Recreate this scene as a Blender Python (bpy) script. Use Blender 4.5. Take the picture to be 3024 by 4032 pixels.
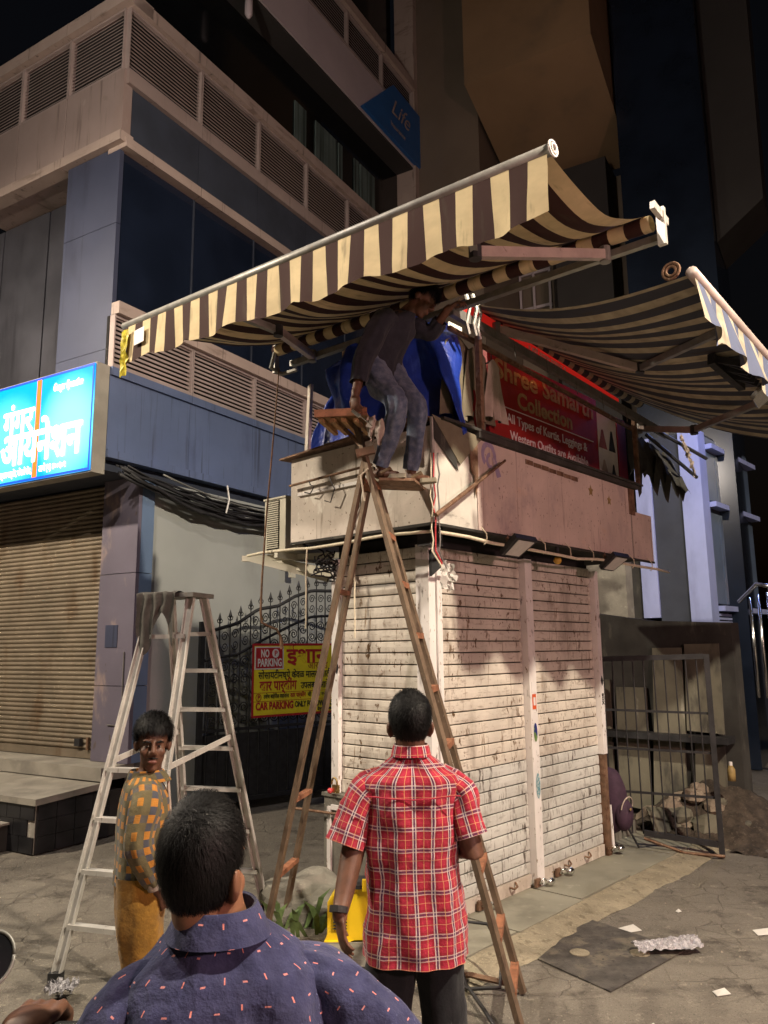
import bpy, math, random
from mathutils import Vector, Matrix, noise
R = math.radians
random.seed(7)
sc = bpy.context.scene
for o in list(bpy.data.objects): bpy.data.objects.remove(o)
COL = sc.collection

# ------------------------------------------------------------------ camera
cam_d = bpy.data.cameras.new('camera'); cam = bpy.data.objects.new('camera', cam_d); COL.objects.link(cam)
cam_d.sensor_fit = 'VERTICAL'; cam_d.sensor_height = 24.0; cam_d.lens = 24.0 * 3060 / 4032
cam_d.clip_start = 0.05; cam_d.clip_end = 400
cam.matrix_world = Matrix.Translation((0, 0, 1.9)) @ Matrix.Rotation(R(100.0), 4, 'X') @ Matrix.Rotation(R(-0.6), 4, 'Z')
sc.camera = cam

# ------------------------------------------------------------------ world, light, exposure
world = bpy.data.worlds.new('World'); sc.world = world; world.use_nodes = True
wn = world.node_tree.nodes; wl = world.node_tree.links
sky = wn.new('ShaderNodeTexSky'); sky.sky_type = 'NISHITA'; sky.sun_disc = False
sky.sun_elevation = R(-3); sky.sun_rotation = R(150)
wl.new(sky.outputs[0], wn['Background'].inputs[0]); wn['Background'].inputs[1].default_value = 0.02
vs = sc.view_settings; vs.view_transform = 'Standard'; vs.look = 'None'; vs.exposure = 1.45; vs.gamma = 1.0; vs.use_curve_mapping = False
sc.cycles.use_denoising = True
sc.cycles.max_bounces = 6
sc.cycles.sample_clamp_indirect = 4.0
# street lamps and one added pink fill: (place, colour, watts, lamp radius, name label)
LAMPS = [((4.45, 1.0, 7.5), (1.0, 0.86, 0.68), 1500, .10, 'tall grey street lamp to the right of the camera, out of frame', 1),
         ((-2.95, 2.25, 7.5), (1.0, 0.88, 0.76), 330, .10, 'tall grey street lamp to the left of the camera, out of frame', 0),
         ((-7.2, 5.4, 7.0), (1.0, 0.85, 0.67), 950, .12, 'tall grey street lamp far to the left of the kiosk, out of frame', 1),
         ((5.5, -1.6, 3.5), (1.0, 0.56, 0.52), 430, .25, 'low pinkish fill lamp added to the right of the camera, out of frame', 0),  # added fill reaching under the awning, stands in for glow of unseen shops
         ((5.0, 10.5, 5.75), (0.30, 0.40, 1.0), 32, .15, 'cool white wall lamp of the far blue building, hidden behind the faded awning', 2)]

# ------------------------------------------------------------------ frames
KF = Matrix.Translation((0.3202, 5.6385, 0)) @ Matrix.Rotation(R(90 - 42.1), 4, 'Z')      # kiosk corner: x along right face, y along left face
BF = Matrix.Translation((-2.81, 8.761, 0)) @ Matrix.Rotation(R(90 - 30.6), 4, 'Z')        # left building column corner
WF = Matrix.Identity(4)
def K(u, v, z): return KF @ Vector((u, v, z))
def B(u, v, z): return BF @ Vector((u, v, z))

# ------------------------------------------------------------------ materials
def _pos(nt):
    g = nt.nodes.new('ShaderNodeNewGeometry'); return g.outputs['Position']
def _map(nt, src, scale, rot=(0, 0, 0)):
    m = nt.nodes.new('ShaderNodeMapping'); m.inputs['Scale'].default_value = scale; m.inputs['Rotation'].default_value = rot
    nt.links.new(src, m.inputs[0]); return m.outputs[0]
def _noise(nt, vec, scale, detail=4, rough=.55):
    n = nt.nodes.new('ShaderNodeTexNoise'); n.inputs['Scale'].default_value = scale; n.inputs['Detail'].default_value = detail; n.inputs['Roughness'].default_value = rough
    nt.links.new(vec, n.inputs['Vector']); return n.outputs[0]
def _ramp(nt, src, a, b):
    r = nt.nodes.new('ShaderNodeMapRange'); r.inputs[1].default_value = a; r.inputs[2].default_value = b; r.interpolation_type = 'SMOOTHSTEP'
    nt.links.new(src, r.inputs[0]); return r.outputs[0]
def _math(nt, op, a, b=None):
    m = nt.nodes.new('ShaderNodeMath'); m.operation = op
    for i, x in enumerate((a, b)):
        if x is None: continue
        if isinstance(x, (int, float)): m.inputs[i].default_value = x
        else: nt.links.new(x, m.inputs[i])
    return m.outputs[0]
def _mix(nt, fac, a, b):
    m = nt.nodes.new('ShaderNodeMix'); m.data_type = 'RGBA'
    for i, x in ((0, fac), (6, a), (7, b)):
        if isinstance(x, (int, float)): m.inputs[i].default_value = x
        elif isinstance(x, tuple): m.inputs[i].default_value = (*x, 1)
        else: nt.links.new(x, m.inputs[i])
    return m.outputs[2]
def _new(name):
    m = bpy.data.materials.new(name); m.use_nodes = True
    return m, m.node_tree, m.node_tree.nodes['Principled BSDF']
def mat(name, col, rough=.7, metal=0.0, var=.18, scale=6.0, layers=(), bump=.15, bscale=45.0, bdist=.004, uv=False, spec=.4, sheen=0.0):
    """noise-varied paint; layers = (colour, (sx,sy,sz), lo, hi) patches of stain or wear"""
    m, nt, b = _new(name)
    if uv:
        t = nt.nodes.new('ShaderNodeTexCoord'); src = t.outputs['UV']
    else: src = _pos(nt)
    n = _noise(nt, src, scale)
    c = _mix(nt, _ramp(nt, n, .3, .7), tuple(max(0, x * (1 - var)) for x in col), tuple(min(1, x * (1 + var)) for x in col))
    for L_ in layers:
        lc, ls, lo, hi = L_[:4]
        f = _ramp(nt, _noise(nt, _map(nt, src, ls), 1.0, 5, .62), lo, hi)
        if len(L_) > 4: f = _math(nt, 'MULTIPLY', f, _ramp(nt, _noise(nt, _map(nt, src, (L_[4], L_[4], L_[4] * 1.6)), 1.0, 3), .42, .58))
        c = _mix(nt, f, c, lc)
    nt.links.new(c, b.inputs['Base Color'])
    rr = _noise(nt, src, scale * 2.3)
    nt.links.new(_math(nt, 'ADD', _math(nt, 'MULTIPLY', rr, .25), rough - .12), b.inputs['Roughness'])
    b.inputs['Metallic'].default_value = metal; b.inputs['Specular IOR Level'].default_value = spec
    if sheen: b.inputs['Sheen Weight'].default_value = sheen
    if bump:
        bp = nt.nodes.new('ShaderNodeBump'); bp.inputs['Strength'].default_value = bump; bp.inputs['Distance'].default_value = bdist
        nt.links.new(_noise(nt, src, bscale, 3), bp.inputs['Height']); nt.links.new(bp.outputs[0], b.inputs['Normal'])
    return m
def emat(name, col, power):
    m, nt, b = _new(name); b.inputs['Base Color'].default_value = (*[x * .5 for x in col], 1)
    b.inputs['Emission Color'].default_value = (*col, 1); b.inputs['Emission Strength'].default_value = power
    return m
def glassy(name, col, rough=.12):
    m, nt, b = _new(name)
    n = _noise(nt, _pos(nt), 1.3)
    nt.links.new(_mix(nt, _ramp(nt, n, .35, .65), tuple(x * .7 for x in col), col), b.inputs['Base Color'])
    b.inputs['Roughness'].default_value = rough; b.inputs['Specular IOR Level'].default_value = .5
    return m

RUST = (.12, .055, .03); GRIME = (.10, .085, .07)
m_white_shutter = mat('shutter_paint', (.66, .61, .53), .55, .1, .10, 3, (((.34, .29, .24), (4, 4, 1.6), .50, .75), ((.40, .34, .28), (9, 9, 40), .54, .72), ((.13, .075, .035), (17, 17, 9), .60, .63, 1.7), ((.15, .09, .045), (48, 48, 16), .61, .64, 2.3), ((.30, .22, .15), (34, 34, 3), .60, .68)), .25, 90)
m_slat_blue = mat('shutter_paint_brickwear', (.60, .60, .56), .55, .1, .12, 3, (((.36, .34, .30), (4, 4, 2), .5, .75), ((.12, .10, .085), (26, 26, 4.5), .575, .605, 1.9), ((.16, .13, .10), (60, 60, 5), .62, .65), ((.35, .34, .31), (9, 9, 30), .55, .75)), .25, 90)
m_brown_shutter = mat('brown_rolling_shutter', (.225, .185, .135), .5, .35, .16, 2.0, (((.15, .10, .06), (4, 4, 1.2), .5, .75), ((.10, .07, .05), (12, 12, 30), .64, .74)), .2, 60)
m_post_white = mat('white_post_paint', (.74, .71, .68), .5, 0, .06, 5, ((GRIME, (14, 14, 5), .60, .72), ((.25, .18, .12), (40, 40, 12), .63, .66)), .1)
m_fascia_l = mat('fascia_cream', (.56, .50, .43), .6, 0, .10, 3, (((.16, .11, .07), (30, 30, 30), .635, .665), ((.26, .21, .16), (26, 26, 1.6), .58, .70), ((.36, .30, .24), (3.2, 3.2, 1.6), .5, .74), ((.30, .20, .10), (9, 9, 3), .70, .76), ((.72, .68, .6), (5, 5, 2.4), .58, .66)), .2, 70)
m_fascia_m = mat('fascia_bare_metal', (.74, .71, .63), .4, .25, .10, 4, (((.30, .27, .23), (3, 3, 9), .58, .72), ((.45, .40, .33), (40, 40, 4), .55, .8)), .15, 70)
m_fascia_r = mat('fascia_pink', (.60, .49, .43), .65, 0, .10, 2.4, (((.62, .40, .24), (1.6, 1.6, 2.6), .56, .8), ((.20, .13, .10), (40, 40, 26), .635, .665), ((.34, .25, .21), (22, 22, 1.3), .58, .72), ((.40, .32, .31), (2.2, 2.2, 1.5), .54, .72), ((.30, .18, .10), (16, 16, 6), .71, .75)), .2, 80)
m_rusty = mat('rusty_iron', (.20, .12, .075), .75, .35, .3, 14, ((RUST, (20, 20, 20), .5, .7), ((.32, .24, .17), (30, 30, 9), .58, .72)), .35, 160)
m_rung = mat('red_oxide_rung', (.27, .115, .06), .75, .1, .25, 16, ((RUST, (26, 26, 26), .56, .7),), .3, 140)
m_ladder_pipe = mat('ladder_angle_iron', (.17, .12, .08), .65, .4, .2, 10, (((.12, .08, .055), (26, 26, 6), .52, .68), ((.42, .36, .28), (60, 60, 20), .66, .74)), .25, 150)
m_wood = mat('old_plank', (.33, .19, .085), .8, 0, .25, 5, (((.17, .09, .04), (40, 6, 40), .5, .7),), .3, 90)
m_alu = mat('aluminium', (.58, .56, .52), .42, .35, .1, 9, (((.30, .27, .24), (26, 26, 7), .58, .72), ((.75, .73, .7), (50, 50, 20), .66, .74)), .12, 120)
m_galv = mat('galvanised_steel', (.25, .245, .225), .5, .55, .15, 12, (((.25, .2, .16), (20, 20, 20), .6, .72),), .15)
m_dark_iron = mat('black_painted_iron', (.028, .028, .03), .55, .2, .25, 12, (((.07, .05, .04), (20, 20, 20), .62, .74),), .2)
m_chrome = mat('chrome', (.75, .74, .72), .2, 1.0, .06, 30, (), .03)
m_black = mat('black_rubber', (.02, .02, .021), .6, 0, .2, 20)
m_cable = mat('black_cable', (.022, .021, .022), .55, 0, .3, 9)
m_cable_grey = mat('grey_cable', (.16, .15, .14), .6, 0, .2, 9)
m_rope = mat('cream_cord', (.62, .56, .42), .85, 0, .1, 30)
m_beige = mat('beige_cladding', (.30, .235, .215), .6, 0, .08, 1.2, (((.27, .20, .175), (1.2, 1.2, .7), .52, .75), ((.17, .13, .115), (11, 11, .7), .56, .74), ((.20, .155, .135), (2.5, 2.5, 2.5), .6, .75), ((.42, .34, .30), (2.2, 2.2, 1.2), .62, .74)), .08, 40)
m_beige_lv = mat('beige_louvre', (.34, .275, .255), .55, .1, .08, 3, (), .06)
m_blue_panel = mat('grey_blue_cladding', (.12, .155, .26), .42, .15, .08, 1.5, (((.095, .118, .20), (1.6, 1.6, .8), .5, .75), ((.065, .075, .115), (12, 12, .5), .56, .74),), .05, 60)
m_violet = mat('violet_grey_cladding', (.050, .058, .098), .48, .1, .06, 1.4, (((.036, .04, .066), (1.4, 1.4, .6), .5, .75), ((.028, .03, .048), (10, 10, .45), .55, .75),), .05, 60)
m_violet_worn = mat('worn_violet_cladding', (.13, .115, .15), .55, .05, .08, 1.4, (((.10, .08, .075), (9, 9, 5), .66, .69), ((.26, .20, .19), (3, 3, 1.2), .54, .66)), .1, 60)
m_side_blue = mat('blue_cladding_return', (.13, .19, .30), .5, .05, .08, 1.4)
m_grey_wall = mat('grey_green_plaster', (.37, .385, .37), .85, 0, .08, .9, (((.31, .32, .30), (1.0, 1.0, .5), .5, .75), ((.15, .14, .13), (14, 14, 14), .735, .75)), .15, 50)
m_night_glass = glassy('dark_blue_glass', (.010, .015, .030), .10)
m_black_glass = glassy('black_glass', (.006, .007, .008), .12)
m_curtain = mat('pale_green_curtain', (.10, .14, .13), .8, 0, .15, 2, (((.03, .045, .04), (9, 9, .2), .45, .62),), 0)
m_void = mat('louvre_void', (.012, .011, .011), .9, 0, .2, 4, (), 0)
m_ledge = mat('beige_ledge', (.38, .30, .26), .55, 0, .08, 2, (((.26, .20, .17), (2, 2, 8), .56, .7), ((.15, .115, .10), (14, 14, 1.2), .58, .72),), .06)
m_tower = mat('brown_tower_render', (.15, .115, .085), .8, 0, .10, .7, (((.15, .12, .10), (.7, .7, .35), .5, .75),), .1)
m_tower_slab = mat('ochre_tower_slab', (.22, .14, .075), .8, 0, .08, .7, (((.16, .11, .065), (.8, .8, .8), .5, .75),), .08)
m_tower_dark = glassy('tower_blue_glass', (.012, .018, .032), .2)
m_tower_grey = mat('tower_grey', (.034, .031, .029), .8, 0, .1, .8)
m_blue_sign = mat('blue_fascia_sign', (.02, .10, .30), .4, 0, .08, 2)
m_faded_lilac = mat('lilac_grey_fascia', (.44, .38, .40), .55, 0, .06, 1.2)
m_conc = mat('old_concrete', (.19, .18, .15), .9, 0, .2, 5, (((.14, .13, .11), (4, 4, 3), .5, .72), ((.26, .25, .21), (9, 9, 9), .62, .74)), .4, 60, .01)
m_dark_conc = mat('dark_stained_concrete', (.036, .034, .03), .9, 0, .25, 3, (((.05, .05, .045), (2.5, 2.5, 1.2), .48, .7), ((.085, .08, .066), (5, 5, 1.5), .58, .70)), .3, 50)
m_sheet = mat('old_stone_sheet', (.14, .13, .095), .85, 0, .15, 2.5, (((.05, .047, .04), (3, 3, 1.1), .48, .64), ((.28, .265, .21), (7, 7, 2), .62, .74)), .25, 50)
m_tile_dark = mat('dark_stone_tile', (.018, .018, .02), .4, 0, .25, 6)
m_grout = mat('pale_grout', (.30, .28, .24), .9, 0, .15, 14)
m_step = mat('cement_step', (.27, .25, .21), .85, 0, .15, 3, (((.19, .175, .15), (2, 2, 2), .5, .7),), .25)
m_bluepil = mat('pale_blue_pilaster', (.34, .39, .64), .7, 0, .07, 1.6, (((.26, .30, .50), (1.6, 1.6, .5), .5, .75),), .06)
m_bluewin = glassy('frosted_blue_glass', (.13, .18, .26), .3)
m_navy = mat('navy_cladding', (.035, .042, .06), .6, 0, .15, 2)
m_skin_d = mat('dark_brown_skin', (.115, .052, .030), .55, 0, .2, 20, (), .08, 200, .002)
m_skin = mat('brown_skin', (.20, .095, .052), .5, 0, .12, 20, (), .08, 200, .002)
m_hair = mat('black_hair', (.0035, .0032, .0032), .55, 0, .4, 60, (), .2, 300, spec=.22)
m_slab = mat('greenish_stone_slab', (.235, .225, .175), .8, 0, .12, 2.2, (((.16, .15, .115), (2.4, 2.4, 2.4), .5, .74), ((.30, .285, .23), (6, 6, 6), .6, .74)), .25, 70)
m_kerb = mat('coarse_cement_edge', (.27, .235, .165), .95, 0, .2, 7, (((.17, .145, .10), (14, 14, 14), .5, .66), ((.36, .32, .23), (30, 30, 30), .6, .7)), .6, 60, .02)
m_yellow = mat('yellow_plastic', (.80, .55, .015), .45, 0, .06, 5, (((.5, .33, .02), (9, 9, 9), .64, .75),), .05)
m_paper = mat('white_paper', (.55, .54, .50), .8, 0, .05, 20)
m_leaf = mat('leaf', (.09, .14, .045), .6, 0, .3, 20)
m_rubble = mat('rubble', (.25, .20, .15), .95, 0, .3, 5, (((.14, .10, .075), (6, 6, 6), .5, .7),), .5, 40, .02)
m_soil = mat('soil', (.055, .042, .031), .95, 0, .4, 9, (((.10, .08, .06), (30, 30, 30), .58, .66),), .9, 30, .03)
m_purple_bag = mat('purple_bag_cloth', (.045, .022, .04), .8, 0, .2, 12, (), .3, 90)
m_ac = mat('ac_cream_casing', (.60, .57, .46), .5, 0, .06, 4, (((.40, .36, .28), (5, 5, 2), .6, .75),), .04)
m_red_sign = mat('red_flex_print', (.30, .018, .016), .5, 0, .10, 2.5, (((.17, .010, .010), (2, 2, 1), .5, .75),), .06, 20)
m_gold = mat('gold_print', (.34, .24, .09), .5, 0, .2, 14, (((.25, .17, .06), (10, 10, 30), .5, .65),), 0)
m_white_print = mat('white_print', (.72, .70, .68), .6, 0, .06, 9, (), 0)
m_tarp = mat('blue_tarpaulin', (.015, .042, .30), .34, 0, .25, 5, (((.05, .10, .42), (5, 5, 2), .58, .72),), .35, 26, .02)
m_cloth_olive = mat('olive_cloth', (.16, .14, .095), .9, 0, .15, 8, (), .25)
m_cloth_beige = mat('beige_cloth', (.44, .37, .31), .9, 0, .12, 8, (((.32, .26, .22), (12, 12, 2), .5, .7),), .25)
m_cloth_grey = mat('grey_rag', (.085, .08, .07), .95, 0, .25, 12, (((.08, .075, .065), (18, 18, 4), .5, .66),), .5, 60, .01)
m_plastic_clear = mat('crumpled_clear_plastic', (.36, .35, .37), .22, 0, .3, 30, (((.25, .24, .25), (40, 40, 40), .5, .6),), .8, 70, .02, spec=.8)
m_pad = mat('brass_padlock', (.42, .30, .13), .3, 1.0, .15, 30)
m_red_paint = mat('red_paint', (.42, .02, .025), .5, 0, .1, 9, (), .04)
m_sign_yellow = mat('yellow_sign_sheet', (.82, .70, .03), .45, 0, .06, 6, (((.56, .47, .03), (5, 5, 2), .55, .74),), .04)
m_black_print = mat('black_print', (.02, .02, .02), .6, 0, .1, 9, (), 0)
m_purple_paint = mat('faded_purple_paint', (.30, .24, .36), .7, 0, .1, 14, (((.50, .40, .38), (16, 16, 16), .56, .7),), 0)

def striped(name, ca, cb, period, duty=.5, phase=0.0, var=.1, transl=0.0):
    m, nt, b = _new(name)
    t = nt.nodes.new('ShaderNodeTexCoord'); s = nt.nodes.new('ShaderNodeSeparateXYZ'); nt.links.new(t.outputs['UV'], s.inputs[0])
    f = _math(nt, 'FRACT', _math(nt, 'ADD', _math(nt, 'DIVIDE', s.outputs[0], period), phase))
    k = _math(nt, 'LESS_THAN', f, duty)
    n = _ramp(nt, _noise(nt, _map(nt, t.outputs['UV'], (3, 5, 1)), 2.0, 5), .3, .75)
    a2 = _mix(nt, n, tuple(x * (1 - var) for x in ca), tuple(min(1, x * (1 + var)) for x in ca))
    d = _ramp(nt, _noise(nt, _map(nt, t.outputs['UV'], (14, 3, 1)), 1.0, 6), .54, .72)
    c = _mix(nt, k, cb, a2); c = _mix(nt, _math(nt, 'MULTIPLY', d, .5), c, (.06, .045, .03))
    nt.links.new(c, b.inputs['Base Color']); b.inputs['Roughness'].default_value = .8; b.inputs['Specular IOR Level'].default_value = .2
    bp = nt.nodes.new('ShaderNodeBump'); bp.inputs['Strength'].default_value = .25; bp.inputs['Distance'].default_value = .01
    nt.links.new(_noise(nt, t.outputs['UV'], 7.0, 3), bp.inputs['Height']); nt.links.new(bp.outputs[0], b.inputs['Normal'])
    return m

# ------------------------------------------------------------------ mesh builder
class MB:
    def __init__(s): s.v = []; s.f = []; s.uv = []
    def add(s, vs, fs, uvs=None):
        n = len(s.v); s.v += [Vector(p) for p in vs]
        for i, f in enumerate(fs):
            s.f.append(tuple(n + k for k in f)); s.uv.append(uvs[i] if uvs else None)
        return s
    def box(s, a, b):
        x0, y0, z0 = [min(a[i], b[i]) for i in range(3)]; x1, y1, z1 = [max(a[i], b[i]) for i in range(3)]
        return s.add([(x0, y0, z0), (x1, y0, z0), (x1, y1, z0), (x0, y1, z0), (x0, y0, z1), (x1, y0, z1), (x1, y1, z1), (x0, y1, z1)],
                     [(0, 3, 2, 1), (4, 5, 6, 7), (0, 1, 5, 4), (1, 2, 6, 5), (2, 3, 7, 6), (3, 0, 4, 7)])
    def bar(s, p, q, w, h, up=(0, 0, 1)):
        """box of section w x h from p to q"""
        p = Vector(p); q = Vector(q); d = (q - p).normalized(); u = Vector(up)
        if abs(d.dot(u)) > .98: u = Vector((1, 0, 0))
        x = d.cross(u).normalized(); y = x.cross(d).normalized()
        vs = [c + x * a * w / 2 + y * b * h / 2 for c in (p, q) for a, b in ((-1, -1), (1, -1), (1, 1), (-1, 1))]
        return s.add(vs, [(3, 2, 1, 0), (4, 5, 6, 7), (0, 1, 5, 4), (1, 2, 6, 5), (2, 3, 7, 6), (3, 0, 4, 7)])
    def prism(s, pts, d):
        """polygon pts (3D) extruded by vector d"""
        n = len(pts); d = Vector(d); vs = [Vector(p) for p in pts] + [Vector(p) + d for p in pts]
        fs = [tuple(range(n - 1, -1, -1)), tuple(range(n, 2 * n))] + [(i, (i + 1) % n, n + (i + 1) % n, n + i) for i in range(n)]
        return s.add(vs, fs)
    def rings(s, rings, caps=True, us=None, vs_=None, closed=True):
        n = len(rings[0]); vs = [p for r in rings for p in r]; fs = []; uvs = []
        m = n if closed else n - 1
        for i in range(len(rings) - 1):
            for j in range(m):
                k = (j + 1) % n
                fs.append((i * n + j, i * n + k, (i + 1) * n + k, (i + 1) * n + j))
                if us: uvs.append(((us[i][j], vs_[i]), (us[i][j + 1], vs_[i]), (us[i + 1][j + 1], vs_[i + 1]), (us[i + 1][j], vs_[i + 1])))
        if caps and closed:
            fs.append(tuple(range(n - 1, -1, -1))); fs.append(tuple((len(rings) - 1) * n + j for j in range(n)))
            if us: uvs += [tuple((0, vs_[0]) for _ in range(n)), tuple((0, vs_[-1]) for _ in range(n))]
        return s.add(vs, fs, uvs if us else None)
    def tube(s, path, r, n=6, caps=True):
        path = [Vector(p) for p in path]; rs = r if isinstance(r, (list, tuple)) else [r] * len(path)
        rings = []; x = None
        for i, p in enumerate(path):
            d = (path[min(i + 1, len(path) - 1)] - path[max(i - 1, 0)]).normalized()
            if x is None:
                a = Vector((0, 0, 1)) if abs(d.z) < .9 else Vector((1, 0, 0)); x = d.cross(a).normalized()
            else:
                x = (x - d * x.dot(d)).normalized()
            y = d.cross(x)
            rings.append([p + (x * math.cos(2 * math.pi * k / n) + y * math.sin(2 * math.pi * k / n)) * rs[i] for k in range(n)])
        return s.rings(rings, caps)
    def ball(s, c, r, nu=12, nv=8):
        c = Vector(c); r = r if isinstance(r, (tuple, list)) else (r, r, r)
        rings = []
        for i in range(nv + 1):
            t = math.pi * (.02 + .96 * i / nv)
            rings.append([c + Vector((r[0] * math.sin(t) * math.cos(2 * math.pi * k / nu), r[1] * math.sin(t) * math.sin(2 * math.pi * k / nu), -r[2] * math.cos(t))) for k in range(nu)])
        return s.rings(rings)
    def grid(s, fn, nu, nv, uv=None):
        """fn(a,b) for a,b in 0..1"""
        vs = [fn(i / nu, j / nv) for j in range(nv + 1) for i in range(nu + 1)]; fs = []; uvs = []
        for j in range(nv):
            for i in range(nu):
                a = j * (nu + 1) + i; fs.append((a, a + 1, a + nu + 2, a + nu + 1))
                if uv: uvs.append(tuple(uv(x / nu, y / nv) for x, y in ((i, j), (i + 1, j), (i + 1, j + 1), (i, j + 1))))
        return s.add(vs, fs, uvs if uv else None)
    def shifted(s, d):
        d = Vector(d); s.v = [p + d for p in s.v]; return s
    def xf(s, M):
        s.v = [M @ p for p in s.v]; return s
    def mesh(s, name, material, smooth=False, auto=None):
        me = bpy.data.meshes.new(name); me.from_pydata([tuple(p) for p in s.v], [], s.f)
        if any(u is not None for u in s.uv):
            L = me.uv_layers.new(name='UVMap')
            for pl, u in zip(me.polygons, s.uv):
                if u is not None:
                    for li, c in zip(pl.loop_indices, u): L.data[li].uv = c
        if material: me.materials.append(material)
        if smooth: me.polygons.foreach_set('use_smooth', [True] * len(me.polygons))
        me.update()
        if smooth and auto: me.set_sharp_from_angle(angle=R(auto))
        return me

def link(name, data, parent=None):
    o = bpy.data.objects.new(name, data); COL.objects.link(o)
    if parent: o.parent = parent
    return o
def tag(o, label=None, cat=None, group=None, kind=None):
    if label: o['label'] = label
    if cat: o['category'] = cat
    if group: o['group'] = group
    if kind: o['kind'] = kind
    return o
class Thing:
    """an Empty at the thing's base; parts are given in frame coordinates"""
    def __init__(s, name, label, cat, base=(0, 0, 0), frame=WF, group=None):
        s.base = Vector(base); s.frame = frame
        s.o = bpy.data.objects.new(name, None); COL.objects.link(s.o); s.o.empty_display_size = .1
        s.o.matrix_world = frame @ Matrix.Translation(s.base); tag(s.o, label, cat, group)
        s.off = {}
    def part(s, name, mb, material, parent=None, smooth=False, auto=None, label=None, kind=None):
        mb.shifted(-s.base); o = link(name, mb.mesh(name, material, smooth, auto), parent or s.o)
        if label: o['label'] = label
        if kind: o['kind'] = kind
        return o
    def at(s, name, data, loc=(0, 0, 0), rot=(0, 0, 0), parent=None, scale=None):
        """shared mesh data placed at a frame point (parts of parts: same coordinates)"""
        o = link(name, data, parent or s.o); o.location = Vector(loc) - s.base; o.rotation_euler = rot
        if scale: o.scale = scale
        return o
def single(name, label, cat, mb, material, base=(0, 0, 0), frame=WF, group=None, smooth=False, auto=None, kind=None):
    b = Vector(base); mb.shifted(-b); o = link(name, mb.mesh(name, material, smooth, auto)); o.matrix_world = frame @ Matrix.Translation(b)
    if kind: o['kind'] = kind
    return tag(o, label, cat, group)
def text_mb(body, size, M, bold=0.0, extrude=.0015, align='LEFT', width=None, spacing=1.0, shear=0.0):
    """lettering turned to mesh; M maps text plane x,y to the frame; width squeezes to a given length"""
    cu = bpy.data.curves.new('t', 'FONT'); cu.body = body; cu.size = size; cu.offset = bold; cu.extrude = extrude; cu.align_x = align; cu.space_character = spacing; cu.shear = shear
    cu.resolution_u = 3
    o = bpy.data.objects.new('t', cu); COL.objects.link(o)
    dg = bpy.context.evaluated_depsgraph_get(); me = o.evaluated_get(dg).to_mesh()
    vs = [v.co.copy() for v in me.vertices]; fs = [tuple(p.vertices) for p in me.polygons]
    o.to_mesh_clear(); bpy.data.objects.remove(o); bpy.data.curves.remove(cu)
    if width and vs:
        x0 = min(v.x for v in vs); x1 = max(v.x for v in vs); k = width / (x1 - x0)
        for v in vs: v.x = x0 + (v.x - x0) * k if align == 'LEFT' else v.x * k
    mb = MB(); mb.add([M @ v for v in vs], fs); return mb
def fat_text(body, size, M, width, r):
    mb = MB()
    for k in range(9):
        a = k * math.pi / 4; d = Matrix.Translation((r * math.cos(a) if k < 8 else 0, r * math.sin(a) if k < 8 else 0, .0004 * k))
        t = text_mb(body, size, M @ d, 0, .001, width=width); mb.add(t.v, t.f)
    return mb
def plane_m(origin, xa, ya):
    xa = Vector(xa).normalized(); ya = Vector(ya).normalized(); za = xa.cross(ya)
    m = Matrix((xa, ya, za)).transposed().to_4x4(); m.translation = Vector(origin); return m
def sag(p, q, d, n=10):
    p = Vector(p); q = Vector(q)
    return [p.lerp(q, i / n) - Vector((0, 0, d * 4 * (i / n) * (1 - i / n))) for i in range(n + 1)]
def wob(path, a, seed=0):
    return [Vector(p) + Vector((noise.noise((i * .9 + seed, seed, 0)), noise.noise((i * .9, seed + 5, 3)), noise.noise((i * .7, seed + 9, 7)))) * a for i, p in enumerate(path)]
# ================================================================== SETTING
# ground: worn asphalt with faint interlocking paver joints
def ground_mat():
    m, nt, b = _new('worn_paver_ground'); p = _pos(nt)
    c = _mix(nt, _ramp(nt, _noise(nt, p, .9, 8, .7), .32, .68), (.115, .102, .082), (.185, .166, .135))
    c = _mix(nt, _ramp(nt, _noise(nt, p, 2.6, 9, .72), .52, .66), c, (.068, .058, .046))
    c = _mix(nt, _ramp(nt, _noise(nt, p, 7.5, 8, .75), .58, .66), c, (.24, .215, .17))
    c = _mix(nt, _ramp(nt, _noise(nt, _map(nt, p, (160, 160, 160)), 1, 2), .60, .68), c, (.05, .043, .035))
    c = _mix(nt, _ramp(nt, _noise(nt, _map(nt, p, (70, 70, 70)), 1, 3), .62, .72), c, (.26, .235, .19))
    v = nt.nodes.new('ShaderNodeTexVoronoi'); v.feature = 'DISTANCE_TO_EDGE'; v.inputs['Scale'].default_value = 4.6; v.inputs['Randomness'].default_value = .55
    w = _noise(nt, p, 5.0, 3); vm = nt.nodes.new('ShaderNodeVectorMath'); vm.operation = 'ADD'
    cmb = nt.nodes.new('ShaderNodeCombineXYZ'); nt.links.new(_math(nt, 'MULTIPLY', w, .12), cmb.inputs[0]); nt.links.new(cmb.outputs[0], vm.inputs[0]); nt.links.new(p, vm.inputs[1]); nt.links.new(vm.outputs[0], v.inputs['Vector'])
    patch = _ramp(nt, _noise(nt, p, 1.1, 3), .45, .62)
    e = _math(nt, 'MULTIPLY', _math(nt, 'SUBTRACT', 1.0, _ramp(nt, v.outputs['Distance'], .0, .035)), patch)
    c = _mix(nt, _math(nt, 'MULTIPLY', e, .32), c, (.06, .048, .036))
    nt.links.new(c, b.inputs['Base Color']); b.inputs['Roughness'].default_value = .85
    h = _math(nt, 'SUBTRACT', _noise(nt, p, 55, 4), _math(nt, 'MULTIPLY', e, .7))
    bp = nt.nodes.new('ShaderNodeBump'); bp.inputs['Strength'].default_value = .8; bp.inputs['Distance'].default_value = .015
    nt.links.new(h, bp.inputs['Height']); nt.links.new(bp.outputs[0], b.inputs['Normal']); return m
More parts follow.
